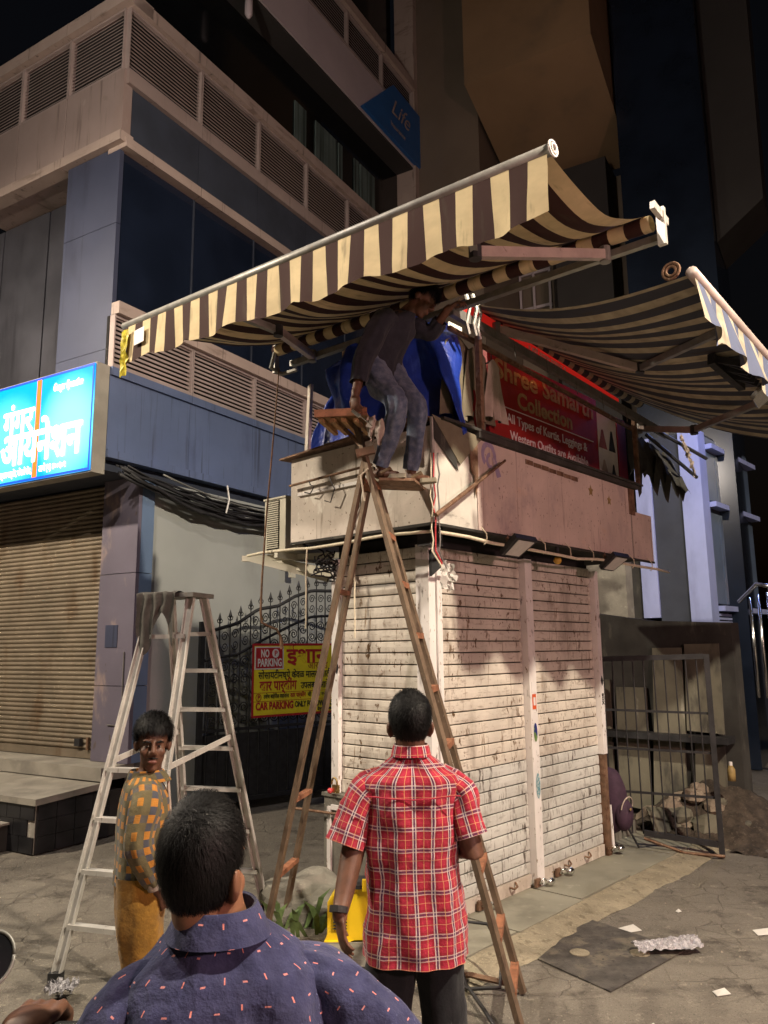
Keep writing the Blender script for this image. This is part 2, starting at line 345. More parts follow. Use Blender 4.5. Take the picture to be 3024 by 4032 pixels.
m_ground = ground_mat()
def gz(x, y): return .008 * noise.noise((x * .6, y * .6, 2)) + .004 * noise.noise((x * 2.1, y * 2.1, 5)) - .012
mb = MB()
mb.grid(lambda a, b: Vector((-14 + 28 * a, -8 + 28 * b, gz(-14 + 28 * a, -8 + 28 * b) * (1 if .03 < a < .97 and .03 < b < .97 else 0))), 140, 140)
g = single('ground', None, None, mb, m_ground, kind='structure', smooth=True)
single('far_ground', None, None, MB().grid(lambda a, b: Vector((-200 + 400 * a, -200 + 400 * b, -.05)), 2, 2), m_ground, kind='structure')
# stone slabs along the kiosk and the coarse cement edge beyond them
pav = Thing('pavement', None, None, (0, 0, 0), KF); pav.o['kind'] = 'structure'
us = [-.62, .34, 1.22, 2.04, 2.92, 3.6]
for i in range(5):
    pav.part('slab', MB().box((us[i] + .006, -.42 - .02 * (i % 2), -.05), (us[i + 1] - .006, .3, .030 + .003 * (i % 3))), m_slab)
ke = MB(); N = 60
def ke_fn(a, b):
    u = -.75 + 4.5 * a; v = -.43 - (.27 + .05 * noise.noise((u * 1.4, 0, 0))) * b
    return Vector((u, v, .026 * (1 - b ** 2) + .008 * noise.noise((u * 7, v * 9, 3)) - .012 * b))
ke.grid(ke_fn, N, 8); pav.part('cement_edge', ke, m_kerb, smooth=True)

# ------------------------------------------------------------------ left commercial building
bld = Thing('commercial_building', 'large office building with beige louvre bands, dark glass and grey blue cladding at left', 'building', (0, 0, 0), BF)
US = [-.5, .75, 1.96, 3.15, 4.36, 5.6, 6.85]
def slat_mesh(L, axis, name='slat', w=.044, t=.006, tilt=54):
    c, s_ = math.cos(R(tilt)) * w / 2, math.sin(R(tilt)) * w / 2
    pr = [(-c, -s_), (-c + t * .6, -s_ - t * .5), (c, s_), (c - t * .6, s_ + t * .5)]   # (out, z)
    if axis == 'x': pts = [(0, y, z) for y, z in pr]; d = (L, 0, 0)
    else: pts = [(x, 0, z) for x, z in pr]; d = (0, L, 0)
    return MB().prism(pts, d).mesh(name, m_beige_lv)
def louvre_x(z0, z1, mods, v0, pitch, cap):
    n = int((z1 - z0) / pitch)
    for i in mods:
        u0, u1 = US[i], US[i + 1]
        fr = MB()
        fr.box((u0 + .004, v0 - .03, z0), (u0 + .022, v0 + .05, z1)); fr.box((u1 - .022, v0 - .03, z0), (u1 - .004, v0 + .05, z1))
        fr.box((u0 + .023, v0 - .025, z1 - .03), (u1 - .023, v0 + .05, z1)); fr.box((u0 + .023, v0 - .025, z0), (u1 - .023, v0 + .05, z0 + .03))
        f = bld.part('louvre_frame', fr, m_beige_lv)
        bld.part('louvre_backing', MB().box((u0 + .002, v0 + .06, z0), (u1 - .002, v0 + .10, z1)), m_void, f)
        me = slat_mesh(u1 - u0 - .046, 'x')
        for k in range(n):
            bld.at('slat', me, (u0 + .023, v0 + .012, z0 + .045 + k * (z1 - z0 - .075) / (n - 1)), (0, 0, 0), f)
        bld.part('cap', MB().box((u0 + .004, v0 - .09, z1 + .004), (u1 - .004, v0 + .04, z1 + cap)), m_ledge)
# street level beam, right side
for i in range(6):
    u0, u1 = US[i], US[i + 1]
    bld.part('panel', MB().box((u0 + .003, 0, 4.115), (u1 - .003, .06, 4.965)), m_blue_panel)
    bld.part('ledge', MB().box((u0 + .003, -.035, 4.97), (u1 - .003, .3, 5.065)), m_blue_panel)
    bld.part('lower_lip', MB().box((u0 + .003, -.03, 4.02), (u1 - .003, .12, 4.11)), m_blue_panel)
louvre_x(5.07, 5.69, range(5), 0, .052, .15)
for i in range(6):
    u0, u1 = US[i], US[i + 1]
    bld.part('glass_pane', MB().box((u0 + .012, .06, 5.70), (u1 - .012, .08, 7.79)), m_night_glass)
    bld.part('mullion', MB().box((u1 - .012, .05, 5.85), (u1 + .012, .1, 7.79)), m_navy)
    bld.part('ledge', MB().box((u0 + .005, -.07, 7.80), (u1 - .005, .25, 7.93)), m_ledge)
    bld.part('panel', MB().box((u0 + .003, .0, 7.935), (u1 - .003, .06, 8.645)), m_navy)
    bld.part('ledge', MB().box((u0 + .005, -.06, 8.65), (u1 - .005, .25, 8.84)), m_beige)
louvre_x(8.85, 9.70, range(6), 0, .05, .17)
# set-back floor with curtained windows
bld.part('setback_wall', MB().box((-.3, .38, 9.6), (6.845, .5, 11.69)), m_black_glass)
for u0, u1 in ((3.3, 3.62), (3.9, 4.55), (4.62, 4.75), (5.15, 5.3), (5.36, 5.9)):
    f = bld.part('window_pane', MB().box((u0, .355, 9.9), (u1, .375, 11.1)), m_curtain)
bld.part('setback_soffit', MB().box((-.5, 0.0, 11.70), (6.85, 1.6, 11.74)), m_tower_grey)
for i in range(6):
    bld.part('panel', MB().box((US[i] + .003, -.02, 11.745), (US[i + 1] - .003, .2, 12.72)), m_faded_lilac)
louvre_x(12.75, 13.5, (3, 4, 5), 0, .06, .2)
bld.part('upper_glass', MB().box((-.5, .5, 13.5), (6.85, .7, 18)), m_black_glass)
bld.part('corner_pilaster', MB().box((6.852, -.06, 4.0), (7.0, .4, 20)), m_ledge)
# front, facing the street
m_dark_pane = mat('dark_grey_panel', (.055, .055, .066), .35, 0, .25, 1.2, (((.03, .03, .036), (3, 3, .3), .5, .7),), .05)
VS = [.03, 1.05, 2.03, 3.05, 4.05]
n = 17
for i in range(3):
    v0, v1 = VS[i], VS[i + 1]; u0 = -.5
    fr = MB()
    fr.box((u0 - .03, v0 + .004, 8.85), (u0 + .05, v0 + .024, 9.7)); fr.box((u0 - .03, v1 - .024, 8.85), (u0 + .05, v1 - .004, 9.7))
    fr.box((u0 - .025, v0 + .025, 9.67), (u0 + .05, v1 - .025, 9.7)); fr.box((u0 - .025, v0 + .025, 8.85), (u0 + .05, v1 - .025, 8.88))
    f = bld.part('louvre_frame', fr, m_beige_lv)
    bld.part('louvre_backing', MB().box((u0 + .06, v0 + .1, 8.85), (u0 + .1, v1, 9.7)), m_void, f)
    me = slat_mesh(v1 - v0 - .05, 'y')
    for k in range(n): bld.at('slat', me, (u0 + .012, v0 + .025, 8.895 + k * .048), (0, 0, 0), f)
    bld.part('cap', MB().box((u0 - .10, v0 + (.004 if i else -.12), 9.712), (u0 + .3, v1 - .004, 9.886)), m_ledge)
    bld.part('panel', MB().box((u0 - .03, v0 + (.008 if i else -.04), 7.99), (u0 + .1, v1 - .008, 8.845)), m_beige)
    bld.part('lower_lip', MB().box((u0 - .07, v0 + (.004 if i else -.075), 7.86), (u0 + .12, v1 - .004, 7.985)), m_ledge)
    bld.part('soffit_panel', MB().box((u0 + .125, v0 + .004, 7.90), (1.2, v1 - .004, 7.93)), m_beige)
for z0, z1 in ((4.05, 5.30), (5.306, 6.85), (6.856, 7.85)):
    bld.part('column_cladding', MB().box((-.49, .045, z0), (-.43, .985, z1)), m_violet)
bld.part('column_core', MB().box((-.43, .10, 4.05), (.5, .95, 7.85)), m_navy)
for v0, v1 in ((.99, 2.03), (2.04, 3.05), (3.06, 4.2)):
    bld.part('glass_pane', MB().box((.02, v0, 4.6), (.05, v1 - .02, 7.88)), m_dark_pane)
bld.part('canopy_slab', MB().box((-.46, .1, 3.90), (6.8, 5, 4.015)), m_navy)
bld.part('front_beam', MB().box((-.44, .13, 4.02), (.4, 4.2, 4.6)), m_navy)
# ground floor column, shutter and side wall
for z0, z1 in ((.70, 1.52), (1.528, 2.78), (2.788, 3.895)):
    bld.part('column_cladding', MB().box((0, .002, z0), (.05, .60, z1)), m_violet_worn)
    bld.part('column_return', MB().box((.052, -.0, z0), (.235, .3, z1)), m_side_blue)
bld.part('meter_patch', MB().box((-.008, .25, 1.95), (-.001, .45, 2.2)), m_violet)
bld.part('conduit_frame', MB().tube([(-.012, .12, 1.9), (-.012, .12, 1.1), (-.012, .34, 1.1)], .007), m_cable_grey)
bld.part('side_wall', MB().box((.24, .05, 0), (7, .3, 3.895)), m_grey_wall)
sh = bld.part('rolling_shutter', MB().box((.12, .61, .70), (.16, 3.4, 3.895)), m_void)
pts = [(.105 - .022 * math.sin(math.pi * t / 6), 0, .055 * t / 6) for t in range(7)] + [(.118, 0, .055), (.118, 0, 0)]
me = MB().prism(pts, (0, 2.75, 0)).mesh('slat', m_brown_shutter, True, 50)
for k in range(56): bld.at('slat', me, (0, .615, .80 + k * .055), (0, 0, 0), sh)
bld.part('bottom_bar', MB().box((.08, .615, .705), (.118, 3.36, .795)), m_brown_shutter, sh)
bld.part('shutter_lock', MB().box((.03, .84, .84), (.078, .93, .92)), m_dark_iron, sh)
bld.part('shutter_hasp', MB().box((.05, .72, .80), (.078, .75, .94)), m_rusty, sh)
bld.part('threshold', MB().box((-.32, .03, .56), (.12, 3.6, .695)), m_step)
# small pale lamp hung under the second floor
cap = MB().tube([(1.62, -.05, 11.69), (1.62, -.05, 11.4), (1.62, -.05, 11.25), (1.62, -.05, 11.18)], [.05, .06, .06, .02], 12)
single('hanging_lamp', 'pale grey tube shaped lamp hanging under the upper floor at the top edge', 'lamp', cap, m_faded_lilac, (1.62, -.05, 11.18), BF, smooth=True)

# upper blue sign on the second floor
us_ = Thing('fascia_sign', 'dark blue shop sign with white script high on the building fascia', 'sign', (4.85, -.05, 11.76), BF)
us_.part('board', MB().prism([(4.75, -.10, 11.78), (7.12, -.10, 11.78), (7.12, -.10, 12.98), (5.9, -.10, 12.98)], (0, .07, 0)), m_blue_sign)
us_.part('lettering', text_mb('Life', .52, plane_m((5.75, -.115, 12.30), (1, 0, 0), (0, 0, 1)), .0, shear=.45), m_beige)
us_.part('small_lettering', text_mb('Insurance', .15, plane_m((5.75, -.115, 12.0), (1, 0, 0), (0, 0, 1))), m_beige)

# lightbox sign of the optician
def lightbox_mat():
    m, nt, b = _new('backlit_cyan_acrylic'); p = _pos(nt)
    # brighter where the tubes sit behind the sheet
    t = nt.nodes.new('ShaderNodeTexCoord'); s = nt.nodes.new('ShaderNodeSeparateXYZ'); nt.links.new(t.outputs['Object'], s.inputs[0])
    def hump(c0, w, z0, h):
        a = _math(nt, 'POWER', _math(nt, 'DIVIDE', _math(nt, 'SUBTRACT', s.outputs[1], c0), w), 2); z = _math(nt, 'POWER', _math(nt, 'DIVIDE', _math(nt, 'SUBTRACT', s.outputs[2], z0), h), 2)
        return _ramp(nt, _math(nt, 'SUBTRACT', 1.0, _math(nt, 'ADD', a, z)), -.3, 1.0)
    n = _math(nt, 'MAXIMUM', hump(.36, .55, .55, .62), _math(nt, 'MULTIPLY', hump(1.5, .7, .5, .6), .5))
    c = _mix(nt, n, (.0, .17, .56), (.12, .54, .66))
    nt.links.new(c, b.inputs['Emission Color']); b.inputs['Emission Strength'].default_value = .75
    nt.links.new(c, b.inputs['Base Color']); b.inputs['Roughness'].default_value = .3; return m
sg = Thing('lightbox_sign', 'backlit cyan shop sign with white Devanagari letters and an orange stripe', 'sign', (-.52, .02, 3.82), BF)
sg.part('casing', MB().box((-.68, .0, 3.82), (-.505, 3.3, 5.07)), m_step)
sg.part('face', MB().box((-.70, .012, 3.84), (-.682, 3.28, 5.05)), lightbox_mat())
ed = MB(); ed.box((-.7045, .012, 5.025), (-.7005, 3.28, 5.05)); ed.box((-.7045, .012, 3.84), (-.7005, 3.28, 3.865)); ed.box((-.7045, .012, 3.865), (-.7005, .032, 5.025))
sg.part('edge_trim', ed, emat('blue_edge_glow', (.0, .05, .5), .7))
sg.part('stripe', MB().prism([(-.7055, .905, 3.865), (-.7055, .985, 3.865), (-.7055, .995, 5.025), (-.7055, .915, 5.025)], (.002, 0, 0)), emat('orange_stripe', (.85, .16, .01), .5))
m_lit_white = emat('lit_white', (.95, 1.0, 1.0), 1.3)
SX, SY = (0, -1, 0), (0, 0, 1)     # text runs to the building's right, i.e. towards -v
def SG(v, z): return plane_m((-.7075, v, z), SX, SY)
sg.part('lettering', fat_text('गंगर', .44, SG(1.58, 4.43), .56, .010), m_lit_white)
sg.part('lettering', fat_text('आयनेशन', .56, SG(1.60, 4.06), 1.42, .013), m_lit_white)
sg.part('small_lettering', text_mb('स्थान मार्केट, गोखले रोड,', .10, SG(1.58, 3.92), .002, width=.58), m_lit_white)
sg.part('small_lettering', text_mb('ठाणे (प) ४००६०२', .10, SG(.86, 3.92), .002, width=.46), m_lit_white)
sg.part('small_lettering', text_mb('Gangar Eyenation', .13, SG(.70, 4.84), .002, width=.5, shear=.2), m_lit_white)

# ------------------------------------------------------------------ raised platform with tiled steps in front of the brown shutter
pf = Thing('tiled_platform', 'raised cement platform with dark tiled sides below the brown shutter', 'platform', (-1.08, .04, 0), BF)
pf.part('top_slab', MB().prism([(-1.10, -.0, .45), (-.33, -.0, .49), (-.33, 3.4, .49), (-1.10, 3.4, .45)], (0, 0, .06)), m_step)
pf.part('core', MB().box((-1.06, .03, 0), (-.02, 3.35, .45)), m_dark_conc)
tm = MB().box((0, 0, 0), (-.014, .205, .148)).mesh('tile', m_tile_dark)
tm2 = MB().box((0, 0, 0), (.205, -.014, .148)).mesh('tile', m_tile_dark)
pf.part('grout_bed', MB().box((-1.066, .034, 0.0), (-1.0605, 2.3, .448)), m_grout)
for r in range(3):
    for c in range(9):
        pf.at('tile', tm, (-1.0665, .04 + c * .213 + (.1 if r % 2 else 0), .004 + r * .153))
for r in range(3):
    for c in range(4): pf.at('tile', tm2, (-1.05 + c * .213, .029, .004 + r * .153))
stp = pf.part('step', MB().box((-1.42, .42, 0), (-1.085, 1.7, .24)), m_dark_conc)
pf.part('step_tread', MB().box((-1.43, .40, .242), (-1.085, 1.7, .262)), m_grout, stp)

# ------------------------------------------------------------------ tower wing behind
tw = Thing('tower_block', 'tall dark brown tower block rising behind the striped awning', 'building', (7, -1, 0), BF)
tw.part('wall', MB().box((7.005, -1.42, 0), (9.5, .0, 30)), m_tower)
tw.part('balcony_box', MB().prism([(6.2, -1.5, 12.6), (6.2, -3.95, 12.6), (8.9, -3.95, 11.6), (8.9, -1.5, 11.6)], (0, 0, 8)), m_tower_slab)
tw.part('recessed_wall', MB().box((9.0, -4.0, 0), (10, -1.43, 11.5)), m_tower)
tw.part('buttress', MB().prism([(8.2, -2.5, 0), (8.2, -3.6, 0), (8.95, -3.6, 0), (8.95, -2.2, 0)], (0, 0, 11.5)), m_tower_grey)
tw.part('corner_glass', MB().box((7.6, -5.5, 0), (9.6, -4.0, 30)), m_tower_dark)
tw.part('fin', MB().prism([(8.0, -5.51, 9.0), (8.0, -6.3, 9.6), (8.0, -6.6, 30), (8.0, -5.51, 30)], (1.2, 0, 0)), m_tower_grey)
wf = MB()
for z in (8.2, 9.0, 9.8): wf.box((8.93, -2.15, z), (8.98, -1.45, z + .06))
for v in (-2.15, -1.8, -1.5): wf.box((8.90, v, 8.2), (8.925, v + .05, 9.86))
tw.part('window_frame', wf, m_faded_lilac)
tw.part('flag_bracket', MB().prism([(8.1, -6.4, 6.2), (8.1, -7.0, 7.2), (8.1, -6.6, 8.2)], (.05, 0, 0)), m_tower_grey)

# ------------------------------------------------------------------ right background: pale blue building, walls, railings
FF = Matrix.Translation((4.98, 11.98, 0)) @ Matrix.Rotation(R(48), 4, 'Z')
fb = Thing('blue_lit_building', 'far building with pale blue pilasters and frosted windows at the right', 'building', (0, 0, 0), FF)
fb.part('pilaster', MB().box((0, -.02, 1.2), (.3, .30, 5.3)), m_bluepil)
fb.part('pilaster', MB().box((.02, .80, 2.35), (.3, 1.07, 5.3)), m_bluepil)
fb.part('pilaster', MB().box((.02, .80, .6), (.3, 1.10, 2.05)), m_bluepil)
fb.part('dark_panel', MB().box((.06, .305, .5), (.3, .795, 5.3)), m_navy)
fb.part('wall', MB().box((.08, 1.1, .5), (.3, 3.5, 4.2)), m_dark_conc)
for z0, z1 in ((2.55, 4.0), (4.2, 5.0), (5.15, 5.25)):
    for j in range(5):
        fb.part('window_pane', MB().box((.34 + j * .42, .0, z0), (.74 + j * .42, .02, z1)), m_bluewin)
    fb.part('sill', MB().box((.31, -.12, z0 - .12), (2.5, .05, z0 - .04)), m_bluepil)
for k in range(8): fb.part('vent_slat', MB().box((.32, -.02, 1.95 + k * .058), (1.6, .02, 1.985 + k * .058)), m_bluepil)
fb.part('side_wall', MB().box((.31, .03, .5), (2.5, .3, 5.3)), m_navy)
fb.part('base_panel', MB().box((.02, -.3, .9), (.06, -.03, 1.95)), m_grey_wall)
single('pale_wall', 'grey plaster wall glimpsed between the kiosk post and the dark planks', 'wall', MB().box((5.4, 1.0, 0), (5.6, 2.6, 3.1)), m_conc, (5.4, 1.0, 0), KF)
dw = Thing('compound_wall', 'dark stained compound wall with leaning stone sheets behind the iron gate', 'wall', (4.6, 0, 0), KF)
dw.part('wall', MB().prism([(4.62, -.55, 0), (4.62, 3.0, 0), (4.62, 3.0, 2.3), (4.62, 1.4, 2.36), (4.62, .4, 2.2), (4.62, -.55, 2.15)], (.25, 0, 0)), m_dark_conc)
for v0, v1, z0, z1 in ((-.42, -.02, .95, 1.92), (.0, .36, .9, 1.88), (.9, 1.32, .1, 1.5), (-.40, -.06, .10, .86), (.04, .42, .04, .84), (.45, .84, .06, 1.42)):
    dw.part('stone_sheet', MB().prism([(4.5 + .03 * random.random(), v0, z0), (4.5, v1, z0 + .02), (4.58, v1 - .01, z1), (4.58, v0 + .01, z1 + .02 * random.random())], (.03, 0, 0)), m_sheet)
dw.part('ledge_beam', MB().box((4.36, -.5, .86), (4.6, 1.4, .93)), m_dark_iron)
dw.part('niche_box', MB().box((4.40, .95, 1.05), (4.55, 1.28, 1.40)), m_sheet)
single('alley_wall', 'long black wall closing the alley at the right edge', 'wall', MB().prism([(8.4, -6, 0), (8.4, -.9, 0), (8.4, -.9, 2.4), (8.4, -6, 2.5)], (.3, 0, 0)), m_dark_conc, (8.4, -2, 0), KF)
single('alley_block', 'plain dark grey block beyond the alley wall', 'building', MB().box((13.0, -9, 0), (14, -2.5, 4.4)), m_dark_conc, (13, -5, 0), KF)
rl = Thing('steel_railing', 'steel tube railing above the alley wall at the right edge', 'railing', (8.2, -2, 2.4), KF)
for i, v in enumerate((-1.15, -1.75, -2.35, -2.95, -3.6)):
    rl.part('post', MB().tube([(8.3, v, 2.2), (8.3, v, 3.55)], .035, 8), m_galv, smooth=True)
rl.part('top_rail', MB().tube([(8.3, -1.0, 3.62), (8.3, -3.8, 3.55)], .04, 8), m_galv, smooth=True)
rl.part('lower_rail', MB().tube([(8.3, -1.0, 2.75), (8.3, -3.8, 2.7)], .025, 8), m_dark_iron, smooth=True)
sr = Thing('stair_railing', 'chrome stair railing catching blue light beside the pale pilaster', 'railing', (7.1, -.4, 0), KF)
for i, (u, v) in enumerate(((7.0, -.05), (7.0, -.16), (7.0, -.28), (6.6, -.42))):
    sr.part('post', MB().tube([(u, v, 1.2 if i < 3 else .9), (u, v, 2.55 + .03 * i)], .022, 8), m_chrome, smooth=True)
sr.part('handrail', MB().tube([(7.05, .12, 2.5), (6.85, -.2, 2.72), (6.6, -.44, 2.66)], .028, 8), m_chrome, smooth=True)
single('thin_pole', 'thin black pole standing in front of the frosted windows', 'pole', MB().tube([(7.2, -.72, 0), (7.15, -.70, 4.0)], .03, 8), m_dark_iron, (7.2, -.72, 0), KF)

# ------------------------------------------------------------------ street lamps and the added pink fill lamp behind the camera
for (p, col, watt, rad, lab, hooded) in LAMPS:
    lt = Thing('street_lamp', lab, 'street lamp', (p[0], p[1], 0))  # the added pink fill gets the same post and head as the street lamps
    out = Vector((p[0], p[1] - 2, 0)).normalized() * (1.1 if p[2] > 7 else .5)
    base = Vector((p[0] + out.x, p[1] + out.y, 0))
    if hooded == 2: base = Vector((4.95, 12.05, 0)); lt.o.name = 'wall_lamp'; lt.o['category'] = 'lamp'
    else: lt.part('pole', MB().tube([base, base + Vector((0, 0, p[2] * .6)), base + Vector((0, 0, p[2] + .15))], [.08, .065, .045], 10), m_galv, smooth=True)
    lt.part('arm', MB().tube([base + Vector((0, 0, p[2] + .12)), Vector((p[0], p[1], p[2] + .25))], .03, 8), m_galv, smooth=True)
    lt.part('lamp_head', MB().tube([(p[0], p[1], p[2] + .34), (p[0], p[1], p[2] + .30), (p[0], p[1], p[2] + (-.02 if hooded else .16))], [.05, .18, .32 if hooded else .2], 16, False), m_galv, smooth=True)
    ld = bpy.data.lights.new('street_light', 'POINT'); ld.energy = watt; ld.color = col; ld.shadow_soft_size = rad
    lo = bpy.data.objects.new('light', ld); COL.objects.link(lo); lo.parent = lt.o; lo.location = (0, 0, p[2])
# ================================================================== KIOSK
kq = Thing('shop_kiosk', 'small corner shop kiosk with closed worn white shutters and a stained fascia', 'kiosk', (0, 0, 0), KF)
kq.part('core', MB().box((.07, .07, 0), (2.5, 1.0, 2.74)), m_void)
# posts
kq.part('post', MB().box((0, .004, .02), (.075, .125, 2.66)), m_post_white)
kq.part('post', MB().box((.079, -.012, .02), (.135, .06, 2.66)), m_post_white)
kq.part('post', MB().box((-.012, .925, .80), (.06, 1.0, 2.62)), m_post_white)
cp_ = kq.part('post', MB().box((1.255, -.03, .02), (1.362, .06, 2.64)), m_post_white)
rp_ = kq.part('post', MB().box((2.50, -.022, .92), (2.575, .06, 2.62)), m_post_white)
kq.part('rusty_post_foot', MB().box((2.505, -.014, .02), (2.572, .055, .918)), m_rusty)
kq.part('torn_strip', MB().prism([(2.578, -.02, .05), (2.60, -.03, .10), (2.595, -.02, .46), (2.578, -.02, .42)], (0, .02, 0)), m_post_white)
# shutters: every slat a piece
def slat_prof(h): return [(0, 0), (-.007, h * .06), (-.009, h * .5), (-.007, h * .94), (-.001, h), (.01, h), (.01, 0)]
PH = .0868
def shutter(axis, a0, a1, z0, z1, face):
    n = int((z1 - z0) / PH); back = MB()
    if axis == 'u': back.box((a0, face + .012, z0), (a1, face + .03, z1 + .02))
    else: back.box((face + .012, a0, z0), (face + .03, a1, z1 + .02))
    s = kq.part('shutter', back, m_void)
    mm = []
    for mt in (m_white_shutter, m_slat_blue):
        pr = slat_prof(PH - .008)
        if axis == 'u': mb = MB().prism([(0, y, z) for y, z in pr], (a1 - a0 - .004, 0, 0))
        else: mb = MB().prism([(y, 0, z) for y, z in pr], (0, a1 - a0 - .004, 0))
        mm.append(mb.mesh('slat', mt))
    for k in range(n):
        z = z0 + .10 + k * PH
        if z > z1 - .02: break
        loc = (a0 + .002, face, z) if axis == 'u' else (face, a0 + .002, z)
        kq.at('slat', mm[1 if z < 1.0 and axis == 'u' else 0], loc, (R(random.uniform(-.5, .5)) if axis == 'u' else 0, 0, 0), s)
    bar = MB()
    if axis == 'u': bar.box((a0 + .003, face - .018, z0), (a1 - .003, face + .01, z0 + .094))
    else: bar.box((face - .018, a0 + .003, z0), (face + .01, a1 - .003, z0 + .094))
    kq.part('bottom_bar', bar, m_fascia_l, s)
    return s
shutter('u', .14, 1.25, .035, 2.66, .036)
shutter('u', 1.367, 2.495, .035, 2.66, .036)
shutter('v', .13, .92, .82, 2.64, .036)
for u0 in (.5, .92, 1.75, 2.1): kq.part('hasp', MB().tube([(u0, .012, .10), (u0 + .02, -.02, .09), (u0 + .06, -.02, .10), (u0 + .08, .012, .12)], .008, 6), m_rusty)
# stickers on the middle post and small diamonds
def sticker(u0, u1, z0, z1, mtl, face=-.032): kq.part('sticker', MB().box((u0, face - .002, z0), (u1, face + .001, z1)), mtl, cp_)
sticker(1.285, 1.340, 1.40, 1.52, emat('x', (0, 0, 0), 0) if False else mat('orange_red_sticker', (.62, .10, .03), .5, 0, .06, 9, (), 0))
sticker(1.297, 1.326, 1.43, 1.495, m_white_print, -.0345)
sticker(1.280, 1.345, 1.53, 1.62, m_white_print)
st = MB(); st.add([(1.312 + .027 * math.cos(t * math.pi / 10), -.034, 1.215 + .075 * math.sin(t * math.pi / 10)) for t in range(20)], [tuple(range(19, -1, -1))]); kq.part('sticker', st, mat('green_blue_sticker', (.13, .22, .07), .5, 0, .3, 14, (((.02, .03, .16), (5, 5, 9), .48, .52),), 0), cp_)
st = MB(); st.add([(1.318 + .032 * math.cos(t * math.pi / 10), -.034, .795 + .10 * math.sin(t * math.pi / 10)) for t in range(20)], [tuple(range(19, -1, -1))]); kq.part('sticker', st, mat('teal_sticker', (.14, .30, .34), .5, 0, .15, 20, (((.45, .5, .5), (50, 50, 50), .5, .55),), 0), cp_)
dm = MB(); dm.prism([(2.538, -.024, 1.54), (2.56, -.024, 1.585), (2.538, -.024, 1.63), (2.516, -.024, 1.585)], (0, -.004, 0)); kq.part('diamond_mark', dm, m_black_print)
kq.part('lettering', text_mb('BOX', .05, plane_m((2.525, -.0245, 1.47), (0, 0, -1), (1, 0, 0)), .001), m_black_print)
dm = MB(); dm.prism([(-.014, .915, 1.76), (-.014, .94, 1.81), (-.014, .965, 1.76), (-.014, .94, 1.71)], (-.004, 0, 0)); kq.part('diamond_mark', dm, m_black_print)
# concrete base under the left shutter with a white angle frame
kq.part('base_block', MB().box((-.045, .10, 0), (.3, 1.045, .79)), m_conc)
kq.part('base_cap', MB().box((-.06, .09, .792), (.3, 1.06, .815)), m_conc)
fm = MB(); fm.box((-.065, .955, .02), (-.047, .995, .72)); fm.box((-.065, .55, .70), (-.047, .954, .735)); kq.part('angle_frame', fm, m_post_white)
kq.part('base_rail', MB().tube([(-.09, 1.35, .665), (-.085, .3, .70)], .011, 6), m_rusty)
# fascia
SO = -.28
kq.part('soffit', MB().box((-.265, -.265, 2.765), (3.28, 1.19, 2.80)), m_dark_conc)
kq.part('fascia_panel', MB().box((SO, -.268, 2.755), (SO + .012, 1.2, 3.44)), m_fascia_l)
kq.part('fascia_panel', MB().box((SO + .014, SO, 2.752), (.235, SO + .012, 3.40)), m_fascia_m)
kq.part('fascia_panel', MB().box((.24, SO - .004, 2.752), (2.83, SO + .010, 3.47)), m_fascia_r)
kq.part('fascia_panel', MB().box((2.87, SO, 2.75), (3.32, SO + .012, 3.22)), m_fascia_r)
kq.part('rusty_flashing', MB().box((2.80, SO - .01, 3.18), (2.93, SO + .004, 3.5)), m_rusty)
kq.part('corner_angle', MB().box((SO - .006, SO - .006, 2.752), (SO + .02, SO + .012, 3.5)), m_alu)
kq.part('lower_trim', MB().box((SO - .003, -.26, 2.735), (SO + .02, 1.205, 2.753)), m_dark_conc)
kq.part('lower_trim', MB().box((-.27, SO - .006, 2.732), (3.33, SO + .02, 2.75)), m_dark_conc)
kq.part('roof_sheet', MB().prism([(-.36, -.24, 3.50), (-.33, 1.30, 3.445), (1.0, 1.30, 3.5), (1.0, -.24, 3.53)], (0, 0, .014)), m_rusty)
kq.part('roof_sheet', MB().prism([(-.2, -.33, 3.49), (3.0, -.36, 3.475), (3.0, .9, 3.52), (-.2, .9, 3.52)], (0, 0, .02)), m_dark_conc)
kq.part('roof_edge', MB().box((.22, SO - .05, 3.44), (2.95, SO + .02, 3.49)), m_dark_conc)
kq.part('tin_flap', MB().prism([(-.30, -.296, 3.51), (.30, -.300, 3.45), (.02, -.294, 3.20)], (0, -.003, .0)), m_cloth_olive)
kq.part('tin_flap', MB().prism([(-.276, -.291, 3.5), (-.05, -.291, 3.4), (.0, -.291, 3.15), (-.27, -.291, 3.34)], (0, -.002, .0)), m_dark_conc)
kq.part('tin_flap', MB().prism([(.13, -.297, 3.45), (.24, -.297, 3.45), (.235, -.297, 3.1), (.20, -.297, 2.98), (.185, -.297, 3.15), (.15, -.297, 3.17)], (0, -.003, .0)), m_rusty)
ad = MB()
for i in range(7): ad.box((.92 + i * .125, SO - .0075, 3.365 - i * .003), (1.035 + i * .125, SO - .0045, 3.405 - i * .003 - .004 * (i % 2)))
kq.part('torn_tape', ad, m_rusty)
for (u, z, s) in ((2.02, 3.30, .05), (2.38, 3.26, .045)):
    pts = []
    for t in range(10):
        r = s * (1 if t % 2 == 0 else .5); pts.append((u + r * math.sin(t * math.pi / 5), SO - .005, z + r * 1.1 * math.cos(t * math.pi / 5)))
    kq.part('star_stain', MB().prism(pts, (0, -.002, 0)), m_gold)
sw = MB()
def arc(c, r0, r1, a0, a1, y, n=14):
    v = []; f = []
    for i in range(n + 1):
        a = R(a0 + (a1 - a0) * i / n)
        for r in (r0, r1): v.append((c[0] + r * math.cos(a), y, c[1] + r * 1.1 * math.sin(a)))
    for i in range(n): f.append((2 * i, 2 * i + 1, 2 * i + 3, 2 * i + 2))
    return v, f
